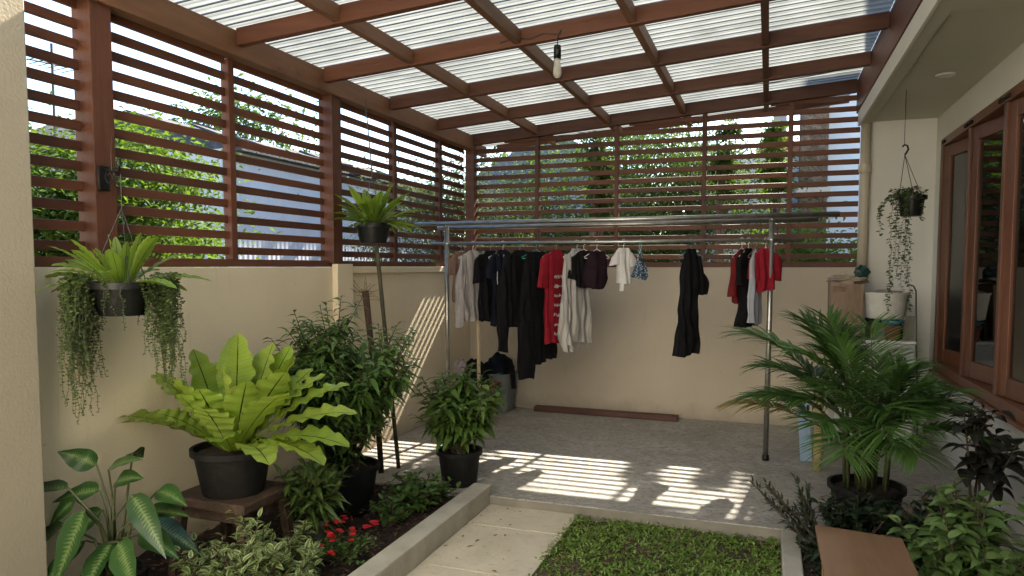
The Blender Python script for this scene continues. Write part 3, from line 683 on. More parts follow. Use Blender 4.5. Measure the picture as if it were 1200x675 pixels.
# ------------------------------------------------------------------ stool under the fern
st=thing('wooden_stool',(-2.60,2.97,-.02),'battered dark wooden stool carrying the big fern pot','stool')
cx,cy=-2.60,2.98
MB().box(cx-.235,cx+.235,cy-.20,cy+.20,.345,.395).build('seat',M_rust,st,bevel=.008)
for sx in (-1,1):
    for sy in (-1,1):
        b=MB(); b.tube([(cx+sx*.225,cy+sy*.19,-.03),(cx+sx*.185,cy+sy*.155,.344)],.032,4); b.build('leg',M_rust,st)
MB().box(cx-.17,cx+.17,cy-.165,cy-.145,.285,.343).build('rail',M_rust,st); MB().box(cx+.155,cx+.175,cy-.14,cy+.14,.285,.343).build('rail',M_rust,st)
MB().tube([(cx-.2,cy-.17,.12),(cx+.2,cy-.17,.12)],.015,6).build('rail',M_rust,st)

# ------------------------------------------------------------------ plants
def pot(t,c,rt,rb,h,mat=M_blackmat,fill=.04,rim=.012,rh=.03):
    prof=[(0,0),(rb,0),(rb+.004,.01),(rt-.006,h-rh),(rt+rim,h-rh),(rt+rim,h),(rt-.006,h),(rt-.012,h-fill-.01)]
    p=MB().lathe(c,prof,36).build('pot',mat,t,smooth=False)
    for pl in p.data.polygons: pl.use_smooth=True
    m=p.modifiers.new('e','EDGE_SPLIT'); m.split_angle=R(35)
    MB().lathe(c,[(rt-.014,h-fill),(rt*.5,h-fill+.008),(0,h-fill+.012)],20).build('soil',M_soil,t)
def sph(az,el): return np.stack([np.cos(az)*np.cos(el),np.sin(az)*np.cos(el),np.sin(el)],-1)

def nest_fern(b,c,n,Lr,W,seed,el0=25,el1=80,wave=.10,droop=.35,seg=16):
    rs=np.random.RandomState(seed); 
    az=np.arange(n)*2.39996+rs.rand(n)*.4; fr=np.arange(n)/n
    el=np.radians(el0+(el1-el0)*fr+rs.uniform(-6,6,n)); L=np.array([Lr[0]+(Lr[1]-Lr[0])*rs.rand() for _ in range(n)])*(1-.25*fr)
    B=np.array(c)+np.stack([np.cos(az)*.03,np.sin(az)*.03,np.zeros(n)],1)
    b.blades(B,sph(az,el),L,W*(.85+.3*rs.rand(n)),droop*(1-.6*fr)+rs.uniform(-.05,.1,n),seg,'strapy',.12,rs.uniform(-.25,.25,n),wave,11.)
F_big=m_leaf('fern_frond',(.20,.32,.035),(.36,.47,.09),.46,.34,rib=(.012,.008,.004),ribw=.05,tc=(1.15,1.1,.35),veins=190,dead=(.18,.12,.04))
F_sm=m_leaf('fern_frond_small',(.16,.27,.03),(.28,.38,.07),.42,.4,rib=(.05,.06,.01),ribw=.08,tc=(1.1,1.1,.4),dead=(.15,.12,.04))
# big bird's nest fern
t=thing('potted_fern',(-2.58,2.96,.396),"big bird's nest fern in a wide black pot on the old stool",'fern')
pot(t,(-2.58,2.96,.397),.195,.15,.235,fill=.03)
b=MB(); c=(-2.58,2.96,.60)
# frond table: azimuth (deg, 0=+x,90=+y away), elevation, length, droop
FR=[(-170,28,.72,.45),(160,36,.74,.45),(178,46,.70,.40),(150,52,.62,.25),(130,72,.62,.1),(115,80,.60,.05),(95,62,.58,.15),(75,66,.60,.1),(60,60,.62,.12),(50,52,.62,.25),
    (35,50,.66,.3),(20,42,.70,.4),(8,36,.72,.45),(-5,30,.70,.5),(-15,26,.64,.62),(-30,30,.50,.65),(-55,40,.42,.5),(-80,58,.46,.35),(-95,68,.48,.3),(-110,62,.46,.25),
    (-125,50,.50,.45),(-145,38,.56,.5),(-160,56,.62,.3),(-70,76,.50,.1),(140,62,.56,.2),(0,58,.60,.25),(-40,60,.56,.25),(170,66,.60,.15),(28,64,.60,.15),(-135,64,.52,.2),(-20,46,.62,.35),(90,48,.5,.3)]
rs=np.random.RandomState(3)
for az,el,L,dr in FR:
    a=R(az+rs.uniform(-5,5)); e=R(el+rs.uniform(-3,3))
    b.blades([(c[0]+.03*math.cos(a),c[1]+.03*math.sin(a),c[2])],sph(np.array([a]),np.array([e])),L*(1.2 if e<.85 else 1.06),rs.uniform(.165,.225),dr*.85,30,'fern',.10,rs.uniform(-.4,.4),.085,14.)
b.build('fronds',F_big,t,smooth=True)
# left hanging basket
hb=thing('hanging_basket',(-2.85,2.56,1.30),"black hanging basket with a small bird's nest fern and long bead-like trailers",'hanging plant')
pot(hb,(-2.85,2.56,1.325),.145,.10,.155,M_black,fill=.02)
b=MB()
n=34; az=np.arange(n)*2.4+rs.rand(n)*.5; el=np.radians(rs.uniform(12,78,n)); L=rs.uniform(.30,.46,n)*(1-.22*(el>1.05))
b.blades(np.array([(-2.85,2.56,1.455)]*n)+sph(az,np.zeros(n))*.03,sph(az,el),L,rs.uniform(.045,.066,n),rs.uniform(.25,.55,n)*(1.25-el*.7),18,'fern',.15,rs.uniform(-.5,.5,n),.10,14.)
b.build('fronds',F_sm,hb,smooth=True)
def trailers(b,c,r,h,n,Lr,seed,az0=0,az1=6.283,size=.011,step=.016,stem=None,out=.03):
    rs=np.random.RandomState(seed)
    Bs=[];Ds=[];Ss=[]
    for k in range(n):
        az=rs.uniform(az0,az1); L=rs.uniform(*Lr); rr=r+rs.uniform(.004,out); z=0
        dz0=rs.uniform(-.02,.03); px,py=c[0]+math.cos(az)*r*.9,c[1]+math.sin(az)*r*.9; pts=[(px,py,c[2]+h)]
        wx,wy=0,0; q=0; m=int(L/step)
        for i in range(m):
            wx+=rs.normal()*.0042; wy+=rs.normal()*.0042
            x=c[0]+math.cos(az)*rr+wx; y=c[1]+math.sin(az)*rr+wy; zz=c[2]+h+.012+dz0-i*step*(.8+.2*math.sin(k))
            pts.append((x,y,zz))
            for s_ in (0,1):
                a=rs.rand()*6.28 if i%2 else rs.rand()*6.28
                Bs.append((x,y,zz)); Ds.append((math.cos(a),math.sin(a),rs.uniform(-.6,.3))); Ss.append(size*rs.uniform(.7,1.25)*(1-.35*i/m))
        if stem is not None: stem.tube(pts[::3]+[pts[-1]],.0012,3,False)
    Ss=np.array(Ss); b.blades(Bs,Ds,Ss,Ss*.95,.1,3,'round',.08,RNG.uniform(-.8,.8,len(Ss)))
M_bead=m_leaf('bead_leaf',(.06,.10,.025),(.15,.20,.07),.25,.5); M_stem=m_plain('green_stem',(.06,.07,.025),.6); M_dstem=m_plain('woody_stem',(.06,.04,.025),.8)
b=MB(); s2=MB()
c=(-2.85,2.56,1.325)
trailers(b,c,.145,.155,110,(.2,.68),1,R(172),R(262),size=.017,stem=s2,out=.10)
trailers(b,c,.145,.155,105,(.16,.6),2,R(8),R(88),size=.017,stem=s2,out=.09)
trailers(b,c,.145,.155,9,(.06,.42),3,R(-96),R(4),size=.015,stem=s2,out=.02)
trailers(b,c,.145,.155,10,(.1,.3),4,R(40),R(140),size=.0125,stem=s2,out=.03)
b.build('trailing_foliage',M_bead,hb); s2.build('trailing_stems',M_stem,hb)
s2=MB()
for a in (90,210,330): s2.tube([(-2.85+.14*math.cos(R(a)),2.56+.14*math.sin(R(a)),1.48),(-2.90,2.62,1.83)],.0025,5)
s2.tube([(-2.90,2.62,1.83),(-2.90,2.62,1.99)],.003,5); s2.build('hanger_wires',M_wire,hb)
wbk=thing('wall_bracket',(-3.05,2.70,1.9),'black iron hook bracket screwed to the thick screen post','bracket')
MB().box(-3.128,-3.11,2.685,2.745,1.93,2.05).build('back_plate',M_black,wbk,bevel=.003)
MB().tube([(-3.11,2.715,2.03),(-3.0,2.68,2.02),(-2.92,2.63,2.01),(-2.895,2.61,2.03),(-2.89,2.605,2.06)],.006,6).build('arm',M_black,wbk)
pts=[(-3.06+.035*math.cos(i*.7)*(1-i/22),2.70,1.99+.04*math.sin(i*.7)*(1-i/22)) for i in range(14)]
MB().tube(pts,.004,5).build('scroll',M_black,wbk)
MB().tube([(-3.0,2.66,2.02),(-3.0,2.66,2.10),(-2.98,2.65,2.17)],.003,5).build('loop',M_black,wbk)

# second hanging fern, on the side of the rack
c=(-2.93,4.98,1.735)
t=thing('hanging_fern',(-2.93,4.98,1.735),'small fern in a black pot hung from the beam, above the dark bamboo pole','hanging plant')
pot(t,c,.135,.10,.155,M_black,fill=.02)
b=MB(); n=64; az=np.arange(n)*2.4+rs.rand(n)*.5; el=np.radians(rs.uniform(5,70,n))
b.blades(np.array([(c[0],c[1],c[2]+.145)]*n)+sph(az,np.zeros(n))*.03,sph(az,el),rs.uniform(.28,.5,n),rs.uniform(.045,.07,n),rs.uniform(.2,.55,n),9,'strapy',.15,rs.uniform(-.4,.4,n),.09,9.)
b.build('fronds',F_sm,t,smooth=True)
s2=MB()
for a in (90,210,330): s2.tube([(c[0]+.13*math.cos(R(a)),c[1]+.13*math.sin(R(a)),c[2]+.15),(c[0]-.0,c[1],2.25)],.003,5)
s2.tube([(c[0],c[1],2.25),(-3.0,5.0,2.87)],.0055,5); s2.build('hanger_wires',M_wire,t)
M_bam=m_noise('dark_bamboo',(.03,.03,.018),(.07,.065,.035),12,.55,.2,40,stretch=(4,4,1))
b=MB(); P=[(-2.66+(-2.86+2.66)*i/12,4.86+.05*i/12,1.72*i/12) for i in range(13)]
b.tube(P,[.017 if i%2 else .0155 for i in range(13)],10); tag(b.build('bamboo_pole',M_bam,smooth=True),'dark bamboo pole leaning up to the small hanging fern','pole')
t=thing('driftwood_stake',(-2.8,4.75,0),'knobbly brown stake with dried roots sprouting at its top','stake')
b=MB(); b.tube([(-2.72,4.7,0),(-2.80,4.78,.55),(-2.9,4.86,1.05),(-2.97,4.92,1.36)],[.022,.022,.024,.028],8); b.build('stake',M_rust,t,smooth=True)
b=MB(); rs2=random.Random(4)
for i in range(34):
    a=rs2.random()*6.28; L=rs2.uniform(.06,.17); e=rs2.uniform(-.3,1.0)
    p=Vector((-2.97,4.92,1.30+rs2.random()*.06)); P=[tuple(p)]
    for k in range(4):
        p=p+Vector((math.cos(a)*math.cos(e),math.sin(a)*math.cos(e),math.sin(e)))*L/4; a+=rs2.uniform(-.6,.6); e+=rs2.uniform(-.5,.4); P.append(tuple(p))
    b.tube(P,.0022,4,False)
b.build('dried_roots',m_plain('dry_root',(.20,.12,.07),.8),t)

# dieffenbachia
M_dief=m_leaf('dumb_cane_leaf',(.016,.05,.010),(.03,.08,.018),.2,.33,mode='centre',cv=(.15,.22,.07),varw=.40,rib=(.15,.21,.07),ribw=.03,spec=.5)
t=thing('dumb_cane_plant',(-2.86,2.45,0),'dumb cane with broad green leaves feathered cream, in the near left corner','plant')
pot(t,(-2.84,2.46,-.03),.13,.10,.17)
LV=[((-2.977,2.35,.548),(-3.40,2.30,.444),.12,(0,-.3,1)),((-2.979,2.5,.614),(-3.09,2.38,.705),.12,(0,-1,.5)),((-2.905,2.5,.601),(-2.66,2.48,.68),.085,(0,-.6,1)),
((-2.865,2.5,.54),(-2.63,2.45,.60),.10,(0,-.8,.8)),((-2.904,2.45,.514),(-3.13,2.40,.45),.11,(0,-.7,.8)),((-2.842,2.32,.469),(-2.895,2.22,.183),.145,(0,-1,.2)),
((-2.648,2.32,.352),(-2.46,2.22,.20),.14,(0,-.9,.5)),((-3.013,2.35,.373),(-3.31,2.28,.098),.14,(-.1,-.6,.9)),((-2.652,2.4,.536),(-2.42,2.33,.335),.12,(.2,-.8,.6)),
((-2.608,2.5,.53),(-2.40,2.45,.50),.10,(0,-.6,.8)),((-2.664,2.45,.342),(-2.43,2.42,.271),.12,(0,-.5,.9)),((-3.0,2.4,.478),(-3.10,2.36,.362),.08,(0,-1,.3)),
((-2.689,2.5,.421),(-2.43,2.5,.432),.10,(0,-.5,.9)),((-2.95,2.5,.40),(-3.12,2.42,.22),.12,(0,-.8,.6)),((-2.80,2.42,.30),(-2.78,2.22,.10),.13,(0,-.8,.6)),((-2.92,2.38,.30),(-3.02,2.2,.08),.13,(-.2,-.8,.6)),((-2.72,2.55,.36),(-2.50,2.6,.22),.12,(0,-.5,.9)),((-2.86,2.6,.66),(-2.93,2.72,.60),.09,(0,-.7,.8))]
b=MB(); s2=MB()
for i,(p,q_,w,nrm) in enumerate(LV):
    p=np.array(p);q_=np.array(q_); d=q_-p; L=np.linalg.norm(d)
    dr=.22; d2=d+np.array([0,0,dr*L*.75])
    side=np.cross(d2,np.array(nrm,float))
    b.blades([p],[d2],L*1.06,w*.95,dr,14,'lance',.12,0,.03,6.,side=side)
    base=np.array([-2.84+rs.uniform(-.04,.04),2.46+rs.uniform(-.04,.04),.12]); mid=(base+p)/2+np.array([(p[0]-base[0])*-.25,0,.06])
    s2.tube([tuple(base),tuple(mid),tuple(p),tuple(p+d2/np.linalg.norm(d2)*.02)],[.008,.006,.004,.003],6)
b.build('leaves',M_dief,t,smooth=True); s2.build('stems',M_stem,t,smooth=True)

# generic leafy shrub: stems from the base that branch, leaves in spirals towards the tips
def shrub(b,s2,c,H,Rad,nst,nl,LL,LW,seed,droop=.35,lean=.35,shape='lance',br=2,el=(.0,.8),frac=.35,rollv=.5,seg=4,fold=.14,flat=1.,sr=.004,tipw=0,bias=(0,0)):
    rs=np.random.RandomState(seed); Bs=[];Ds=[];Ls=[]
    for k in range(nst):
        a=rs.rand()*6.28; rr=Rad*math.sqrt(rs.rand()); h=H*rs.uniform(.55,1.)*(1-.25*(rr/Rad)**2)
        base=np.array([c[0]+rs.uniform(-1,1)*Rad*.15,c[1]+rs.uniform(-1,1)*Rad*.15,c[2]])
        tip=np.array([c[0]+math.cos(a)*rr+bias[0]*h,c[1]+math.sin(a)*rr*flat+bias[1]*h,c[2]+h])
        mid=base*.5+tip*.5; mid[:2]=base[:2]*.65+tip[:2]*.35; mid+=rs.normal(size=3)*.012
        def pt(t): return base*(1-t)**2+2*mid*t*(1-t)+tip*t*t
        s2.tube([tuple(pt(t)) for t in np.linspace(0,1,6)],[sr*1.5,sr*1.3,sr*1.1,sr,sr*.8,sr*.5],5,False)
        segs=[(pt,frac,1.,nl)]
        for j in range(br):
            t0=rs.uniform(.4,.8); p0=pt(t0); aa=rs.rand()*6.28; l=H*rs.uniform(.15,.3)
            p1=p0+np.array([math.cos(aa)*l*.7,math.sin(aa)*l*.7,l*rs.uniform(.3,.9)])
            s2.tube([tuple(p0),tuple((p0+p1)/2+np.array([0,0,-.01])),tuple(p1)],[sr*.8,sr*.6,sr*.4],4,False)
            segs.append(((lambda t,p0=p0,p1=p1:p0*(1-t)+p1*t),.25,1.,max(4,nl//2)))
        for fn,t0,t1,m in segs:
            ph=rs.rand()*6.28
            for i in range(m):
                t=t0+(t1-t0)*((i+.5)/m)**.8; p=fn(t); az=ph+i*2.4+rs.uniform(-.3,.3); e=el[0]+(el[1]-el[0])*(t-t0)/(t1-t0)+rs.uniform(-.25,.25)
                Bs.append(p); Ds.append(sph(az,e)); Ls.append(LL*rs.uniform(.65,1.15)*(1-.25*(i/m)))
    n=len(Bs); Ls=np.array(Ls)
    b.blades(np.array(Bs),np.array(Ds),Ls,Ls*(LW/LL)*rs.uniform(.85,1.15,n),droop+rs.uniform(-.15,.25,n),seg,shape,fold,rs.uniform(-rollv,rollv,n))
def plant(name,label,cat,loc,leafmat,stemmat=None,potargs=None,potmat=M_blackmat,clumps=None,base=None):
    t=thing(name,loc,label,cat); z=loc[2]
    if potargs: pot(t,loc,*potargs,mat=potmat); z=loc[2]+potargs[2]-.04
    b=MB(); s2=MB()
    for kw in clumps:
        off=kw.pop('off',(0,0,0)); shrub(b,s2,(loc[0]+off[0],loc[1]+off[1],z+off[2]),**kw)
    b.build('foliage',leafmat,t,smooth=True); s2.build('stems',stemmat or M_dstem,t,smooth=True)
    return t
L_dark=m_leaf('glossy_dark_leaf',(.04,.095,.018),(.13,.22,.05),.32,.33,rib=(.07,.11,.04),ribw=.06)
L_mid=m_leaf('mid_green_leaf',(.045,.10,.018),(.14,.23,.05),.32,.36,rib=(.10,.14,.05),ribw=.06)
L_var=m_leaf('variegated_leaf',(.06,.12,.03),(.12,.19,.06),.3,.42,mode='margin',cv=(.36,.40,.18),varw=.45)
L_cro=m_leaf('croton_leaf',(.04,.08,.02),(.08,.14,.03),.25,.35,mode='centre',cv=(.32,.33,.12),varw=.25)
L_low=m_leaf('low_leaf',(.03,.075,.015),(.10,.18,.04),.25,.38,rib=(.09,.12,.05))
L_deep=m_leaf('deep_green_leaf',(.008,.018,.008),(.02,.035,.014),.12,.4,rib=(.04,.05,.025))  # very dark green leaf colour
L_rt=m_leaf('soft_green_leaf',(.06,.12,.03),(.16,.24,.07),.32,.36,rib=(.12,.16,.07),ribw=.06)
plant('bushy_shrub','tall dense bushy shrub with narrow dark leaves in a black pot behind the fern','shrub',(-2.55,3.95,-.02),L_dark,None,(.21,.16,.30),clumps=[
    dict(H=1.15,Rad=.50,nst=48,nl=30,LL=.13,LW=.034,seed=2,br=6,frac=.38,droop=.55,el=(-.5,.55)),
    dict(H=.75,Rad=.38,nst=24,nl=22,LL=.12,LW=.03,seed=5,br=2,frac=.1,droop=.4,el=(-.2,.7))])
plant('potted_shrub','leafy green shrub in a smooth dark pot standing at the end of the kerb','shrub',(-2.06,4.66,0),L_mid,None,(.155,.12,.25),clumps=[
    dict(H=.68,Rad=.34,nst=26,nl=18,LL=.145,LW=.052,seed=12,br=3,frac=.35,droop=.5,el=(-.4,.6)),dict(H=.30,Rad=.2,nst=8,nl=10,LL=.12,LW=.045,seed=14,br=1,frac=.2)])
plant('variegated_shrub','yellowish spotted croton in a dull grey pot beside the stool','shrub',(-2.35,3.28,-.02),L_cro,None,(.105,.085,.20),m_noise('grey_pot',(.05,.05,.04),(.09,.09,.075),9,.7,.2),clumps=[
    dict(H=.36,Rad=.25,nst=26,nl=13,LL=.18,LW=.045,seed=22,br=1,frac=.1,droop=.45,el=(.0,1.0))])
plant('pale_ground_shrub','low shrub with pale cream edged leaves in front of the stool','shrub',(-2.26,2.70,-.02),L_var,None,None,clumps=[
    dict(H=.42,Rad=.22,nst=20,nl=13,LL=.088,LW=.031,seed=32,br=3,frac=.25,droop=.3,el=(-.1,.8)),
    dict(off=(.15,.16,0),H=.28,Rad=.2,nst=14,nl=12,LL=.088,LW=.032,seed=33,br=2,frac=.2),
    dict(off=(-.20,-.08,0),H=.34,Rad=.16,nst=10,nl=12,LL=.088,LW=.032,seed=34,br=2,frac=.3),
    dict(off=(.05,.38,0),H=.38,Rad=.08,nst=3,nl=9,LL=.085,LW=.03,seed=35,br=1,frac=.6)])
plant('leafy_groundcover_plant','low mid green plant spilling over the kerb in front of the shrub pot','plant',(-2.08,4.08,-.02),L_low,None,None,clumps=[
    dict(H=.27,Rad=.27,nst=26,nl=12,LL=.085,LW=.036,seed=42,br=2,frac=.2,droop=.35,shape='ovate'),
    dict(off=(-.05,-.30,0),H=.20,Rad=.16,nst=12,nl=10,LL=.075,LW=.032,seed=43,br=1,frac=.2,shape='ovate')])
# flowering crown of thorns
t=plant('flowering_plant','small leafy clump dotted with red flowers beside the kerb','flower',(-2.10,3.22,-.02),L_low,None,None,clumps=[
    dict(H=.17,Rad=.26,nst=34,nl=9,LL=.04,LW=.020,seed=52,br=2,frac=.2,shape='ovate'),dict(off=(.0,-.32,0),H=.10,Rad=.18,nst=18,nl=8,LL=.035,LW=.018,seed=53,br=1,frac=.2,shape='ovate')])
M_fl=m_leaf('red_petal',(.42,.012,.02),(.62,.03,.04),.25,.5,tc=(1,.6,.6)); rs=np.random.RandomState(8)
for dx,dy,dz in [(-.02,.0,.18),(-.02,-.07,.14),(.02,-.04,.16),(.05,.02,.15),(.10,.12,.16),(.08,-.05,.14),(-.03,-.18,.12),(.06,-.20,.11),(.11,.05,.17),(-.12,.02,.14),(-.05,-.33,.09),(.02,-.12,.15),(.10,.16,.14),(-.08,.15,.15)]:
    b=MB(); k=5; cc=np.array([-2.10+dx,3.22+dy,dz+.01])
    for f_ in range(3):
        az=np.arange(k)*6.283/k+rs.rand()*6; o_=rs.normal(size=3)*.010
        b.blades(np.tile(cc+o_,(k,1)),sph(az,np.full(k,.25)),.019,.020,.1,4,'round',.05)
    b.build('flower',M_fl,t,smooth=True)
# palm
def palm(b,s2,c,fronds,seed,ll=.28,lw=.022):
    rs=np.random.RandomState(seed)
    for az,el,L,dr,z0 in fronds:
        L*=.93 if math.cos(R(az))<0 else .78; az=R(az+rs.uniform(-4,4)); el=R(el); D=sph(az,el); n=28
        c0=np.array([c[0]+rs.uniform(-.06,.06),c[1]+rs.uniform(-.06,.06),c[2]]); 
        def pt(t):
            p=c0+D*(L*t); p=p.copy(); p[2]-=dr*L*max(0,t)**2.2*.8; return p
        s2.tube([tuple(pt(t)) for t in np.linspace(0,1,12)],[.008-.0062*t for t in np.linspace(0,1,12)],5,False)
        Bs=[];Ds=[];Ls=[];Rl=[]
        hz=np.array([-math.sin(az),math.cos(az),0])
        for i in range(n):
            t=z0+(1-z0)*(i/(n-1)); p=pt(t); tn=pt(min(1,t+.02))-pt(t-.02); tn/=np.linalg.norm(tn)
            f=(i/(n-1)); sw=.35+.75*f
            for s_ in (-1,1):
                d=hz*s_*math.cos(sw*.75)+tn*math.sin(sw*.75)*1.1+np.array([0,0,.22-.1*f]); Bs.append(p); Ds.append(d+rs.normal(size=3)*.05)
                Ls.append(ll*(.55+.75*math.sin(math.pi*min(1,(f*.85+.12))))*rs.uniform(.9,1.08)*(L/.9)**.5)
        m=len(Bs); Ls=np.array(Ls)
        b.blades(np.array(Bs),np.array(Ds),Ls,lw*np.ones(m),.32+rs.uniform(-.08,.12,m),5,'leaflet',.2,rs.uniform(-.25,.25,m),rn=rs.rand())
M_palm=m_leaf('palm_leaflet',(.035,.09,.018),(.10,.20,.045),.28,.3)
t=thing('areca_palm',(.56,4.78,0),'feathery areca palm in a wide dark pot at the right edge of the patio','palm')
pot(t,(.58,4.72,-.02),.205,.16,.27)
b=MB(); s2=MB(); c=(.58,4.74,.40)
FR=[(166,60,1.55,.46,.42),(158,72,1.42,.42,.4),(178,56,1.22,.46,.42),(188,68,1.30,.5,.4),(172,44,.98,.42,.5),(-165,54,.95,.5,.45),(140,74,1.3,.35,.4),(112,70,1.25,.4,.4),(85,78,1.15,.4,.4),(60,66,1.2,.45,.4),
    (35,70,1.2,.45,.4),(15,62,1.12,.5,.4),(-5,58,1.05,.5,.42),(-20,68,1.1,.5,.42),(-45,62,.95,.55,.42),(-70,70,1.0,.62,.42),(-92,62,.85,.75,.42),(-115,70,1.0,.55,.42),(-140,64,.95,.5,.42),(100,84,1.12,.3,.4),(-30,80,1.02,.4,.42),(-80,84,1.0,.45,.42),(0,45,.85,.5,.5),(-150,78,1.15,.4,.42),(45,52,1.0,.5,.45),(195,60,.9,.55,.4),(-55,50,.75,.7,.42),(-105,50,.72,.75,.42),(-128,56,.8,.6,.42),(25,56,.95,.55,.4),(-10,72,1.0,.45,.4),(130,60,1.0,.45,.4),(175,74,1.1,.45,.4)]
palm(b,s2,c,FR,4); b.build('fronds',M_palm,t); 
for k in range(30):
    a=random.random()*6.28; r=random.random()*.12
    s2.tube([(c[0]+math.cos(a)*r,c[1]+math.sin(a)*r,.20),(c[0]+math.cos(a)*(r+.03),c[1]+math.sin(a)*(r+.03),.20+random.uniform(.42,.72))],[.010,.006],6)
s2.build('canes',m_plain('palm_cane',(.07,.08,.03),.5),t,smooth=True)
b=MB(); s2=MB(); palm(b,s2,c,[(172,36,1.08,.42,.55)],9,ll=.2); b.build('dried_frond',m_leaf('straw_leaflet',(.22,.17,.06),(.32,.25,.10),.3,.5),t); s2.build('dried_frond_stem',M_dstem,t)

# right bed plants
t=thing('spiky_plant',(.30,4.2,-.02),'dark thin spiky stemmed plant at the patio corner by the lawn','plant')
b=MB(); s2=MB(); rs=np.random.RandomState(77); Bs=[];Ds=[]
for k in range(17):
    a=R(rs.uniform(95,260)) if k>3 else R(rs.uniform(150,185)); e=rs.uniform(.5,1.2) if k>3 else rs.uniform(.75,.9); L=rs.uniform(.2,.42) if k>3 else .46
    p0=np.array([.30+rs.uniform(-.06,.06),4.2+rs.uniform(-.08,.08),0]); d=sph(np.array(a),np.array(e))
    s2.tube([tuple(p0),tuple(p0+d*L*.5+np.array([0,0,.02])),tuple(p0+d*L)],[.006,.005,.003],5)
    for i in range(34): Bs.append(p0+d*L*(i/34)+np.array([0,0,.01])); Ds.append(d*.8+rs.normal(size=3)*.45)
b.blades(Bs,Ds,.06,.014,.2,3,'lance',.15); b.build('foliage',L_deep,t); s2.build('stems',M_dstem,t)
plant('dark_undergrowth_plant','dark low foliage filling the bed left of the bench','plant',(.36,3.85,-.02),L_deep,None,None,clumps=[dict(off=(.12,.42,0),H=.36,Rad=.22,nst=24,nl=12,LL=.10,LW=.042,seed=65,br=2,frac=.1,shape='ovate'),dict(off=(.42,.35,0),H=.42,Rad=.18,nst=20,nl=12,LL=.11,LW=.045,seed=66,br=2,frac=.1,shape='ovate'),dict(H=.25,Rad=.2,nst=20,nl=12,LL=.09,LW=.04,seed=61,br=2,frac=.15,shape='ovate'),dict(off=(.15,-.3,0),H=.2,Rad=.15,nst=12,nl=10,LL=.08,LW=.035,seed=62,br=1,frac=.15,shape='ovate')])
plant('rubber_plant','dark plum leaved rubber plant with big drooping leaves against the white wall','plant',(1.13,4.60,-.02),m_leaf('plum_leaf',(.010,.012,.009),(.022,.024,.016),.08,.3,rib=(.05,.03,.03)),None,(.13,.1,.2),clumps=[
    dict(H=.70,Rad=.20,nst=6,nl=8,LL=.22,LW=.10,seed=71,br=1,frac=.4,droop=.75,shape='ovate',seg=7,sr=.006,el=(.1,.9)),dict(off=(-.03,0,.5),H=.16,Rad=.08,nst=4,nl=12,LL=.15,LW=.02,seed=75,br=0,frac=.2,droop=.5)])
plant('green_shrub','soft green broad leaved shrub right of the bench','shrub',(.84,3.55,-.03),L_rt,None,None,clumps=[
    dict(H=.66,Rad=.30,nst=17,nl=12,LL=.165,LW=.05,seed=81,br=2,frac=.5,droop=.5,shape='lance',sr=.005,el=(-.2,.7),seg=6),dict(off=(-.05,-.1,0),H=.48,Rad=.26,nst=12,nl=10,LL=.15,LW=.05,seed=83,br=1,frac=.45,droop=.5,shape='lance',seg=6)])
plant('tall_stemmed_shrub','sparse woody shrub with bare forked stems at the far right','shrub',(1.13,3.42,-.03),L_rt,M_dstem,None,clumps=[
    dict(H=.9,Rad=.24,nst=10,nl=10,LL=.14,LW=.042,seed=91,br=2,frac=.6,droop=.3,sr=.008,el=(-.2,.6),seg=5),dict(H=.5,Rad=.2,nst=4,nl=5,LL=.10,LW=.06,seed=93,br=1,frac=.5,droop=.3,sr=.007,shape='ovate',seg=5)])
plant('reddish_foliage_plant','small reddish leaved plant beside the palm pot','plant',(.86,4.18,-.02),m_leaf('reddish_leaf',(.04,.03,.02),(.10,.05,.035),.15,.4,rib=(.15,.08,.06)),None,None,clumps=[dict(H=.38,Rad=.14,nst=10,nl=10,LL=.10,LW=.045,seed=95,br=1,frac=.3,droop=.4,shape='ovate')])

# hanging ivy pot on the right
t=thing('hanging_ivy',(.98,6.2,1.9),'trailing ivy in a small black pot hung on a hook from the eave','hanging plant')
c=(1.01,6.2,1.935)
pot(t,c,.095,.07,.155,M_black,fill=.02)
s2=MB()
for a in (30,150,270): s2.tube([(c[0]+.09*math.cos(R(a)),c[1]+.09*math.sin(R(a)),c[2]+.15),(.955,6.2,2.40)],.0025,5)
s2.build('hanger_wires',M_wire,t)
MB().tube([(.955,6.2,2.40),(.965,6.2,2.415),(.978,6.2,2.44),(.970,6.2,2.468),(.950,6.2,2.475),(.938,6.2,2.46)],.007,8).build('hook',M_black,t,smooth=True)
MB().tube([(.950,6.2,2.475),(.950,6.2,2.885)],.002,5).build('cord',M_wire,t)
b=MB(); s2=MB(); rs=np.random.RandomState(15); Bs=[];Ds=[];Ls=[]
for k in range(17):
    L=.95 if k<2 else rs.uniform(.65,.9) if k<6 else rs.uniform(.12,.42); side=R(rs.uniform(190,260)) if k<9 else rs.rand()*6.28
    p=np.array([c[0]+.09*math.cos(side),c[1]+.09*math.sin(side),c[2]+.15]); 
    if 9<=k<13: side=R(180); p=np.array([c[0]-.09,c[1],c[2]+.15])
    P=[tuple(p)]; m=int(L/.02)
    for i in range(m):
        out=.010 if i<(8 if 9<=k<13 else 3) else 0
        p=p+np.array([math.cos(side)*out*(1.6 if 9<=k<13 else 1)+rs.normal()*.004,math.sin(side)*out+rs.normal()*.004,-.02 if i>2 else .006]); P.append(tuple(p))
        for q_ in range(2):
            a=rs.rand()*6.28; Bs.append(p.copy()); Ds.append((math.cos(a),math.sin(a),rs.uniform(-.6,.4))); Ls.append(rs.uniform(.018,.034))
    s2.tube(P,.0015,4,False)
for k in range(170):
    a=rs.rand()*6.28; r=rs.rand()*.11; Bs.append(np.array([c[0]+math.cos(a)*r-.02,c[1]+math.sin(a)*r,c[2]+.15+rs.rand()*.06])); Ds.append((math.cos(a),math.sin(a),rs.uniform(-.3,.8))); Ls.append(rs.uniform(.02,.035))
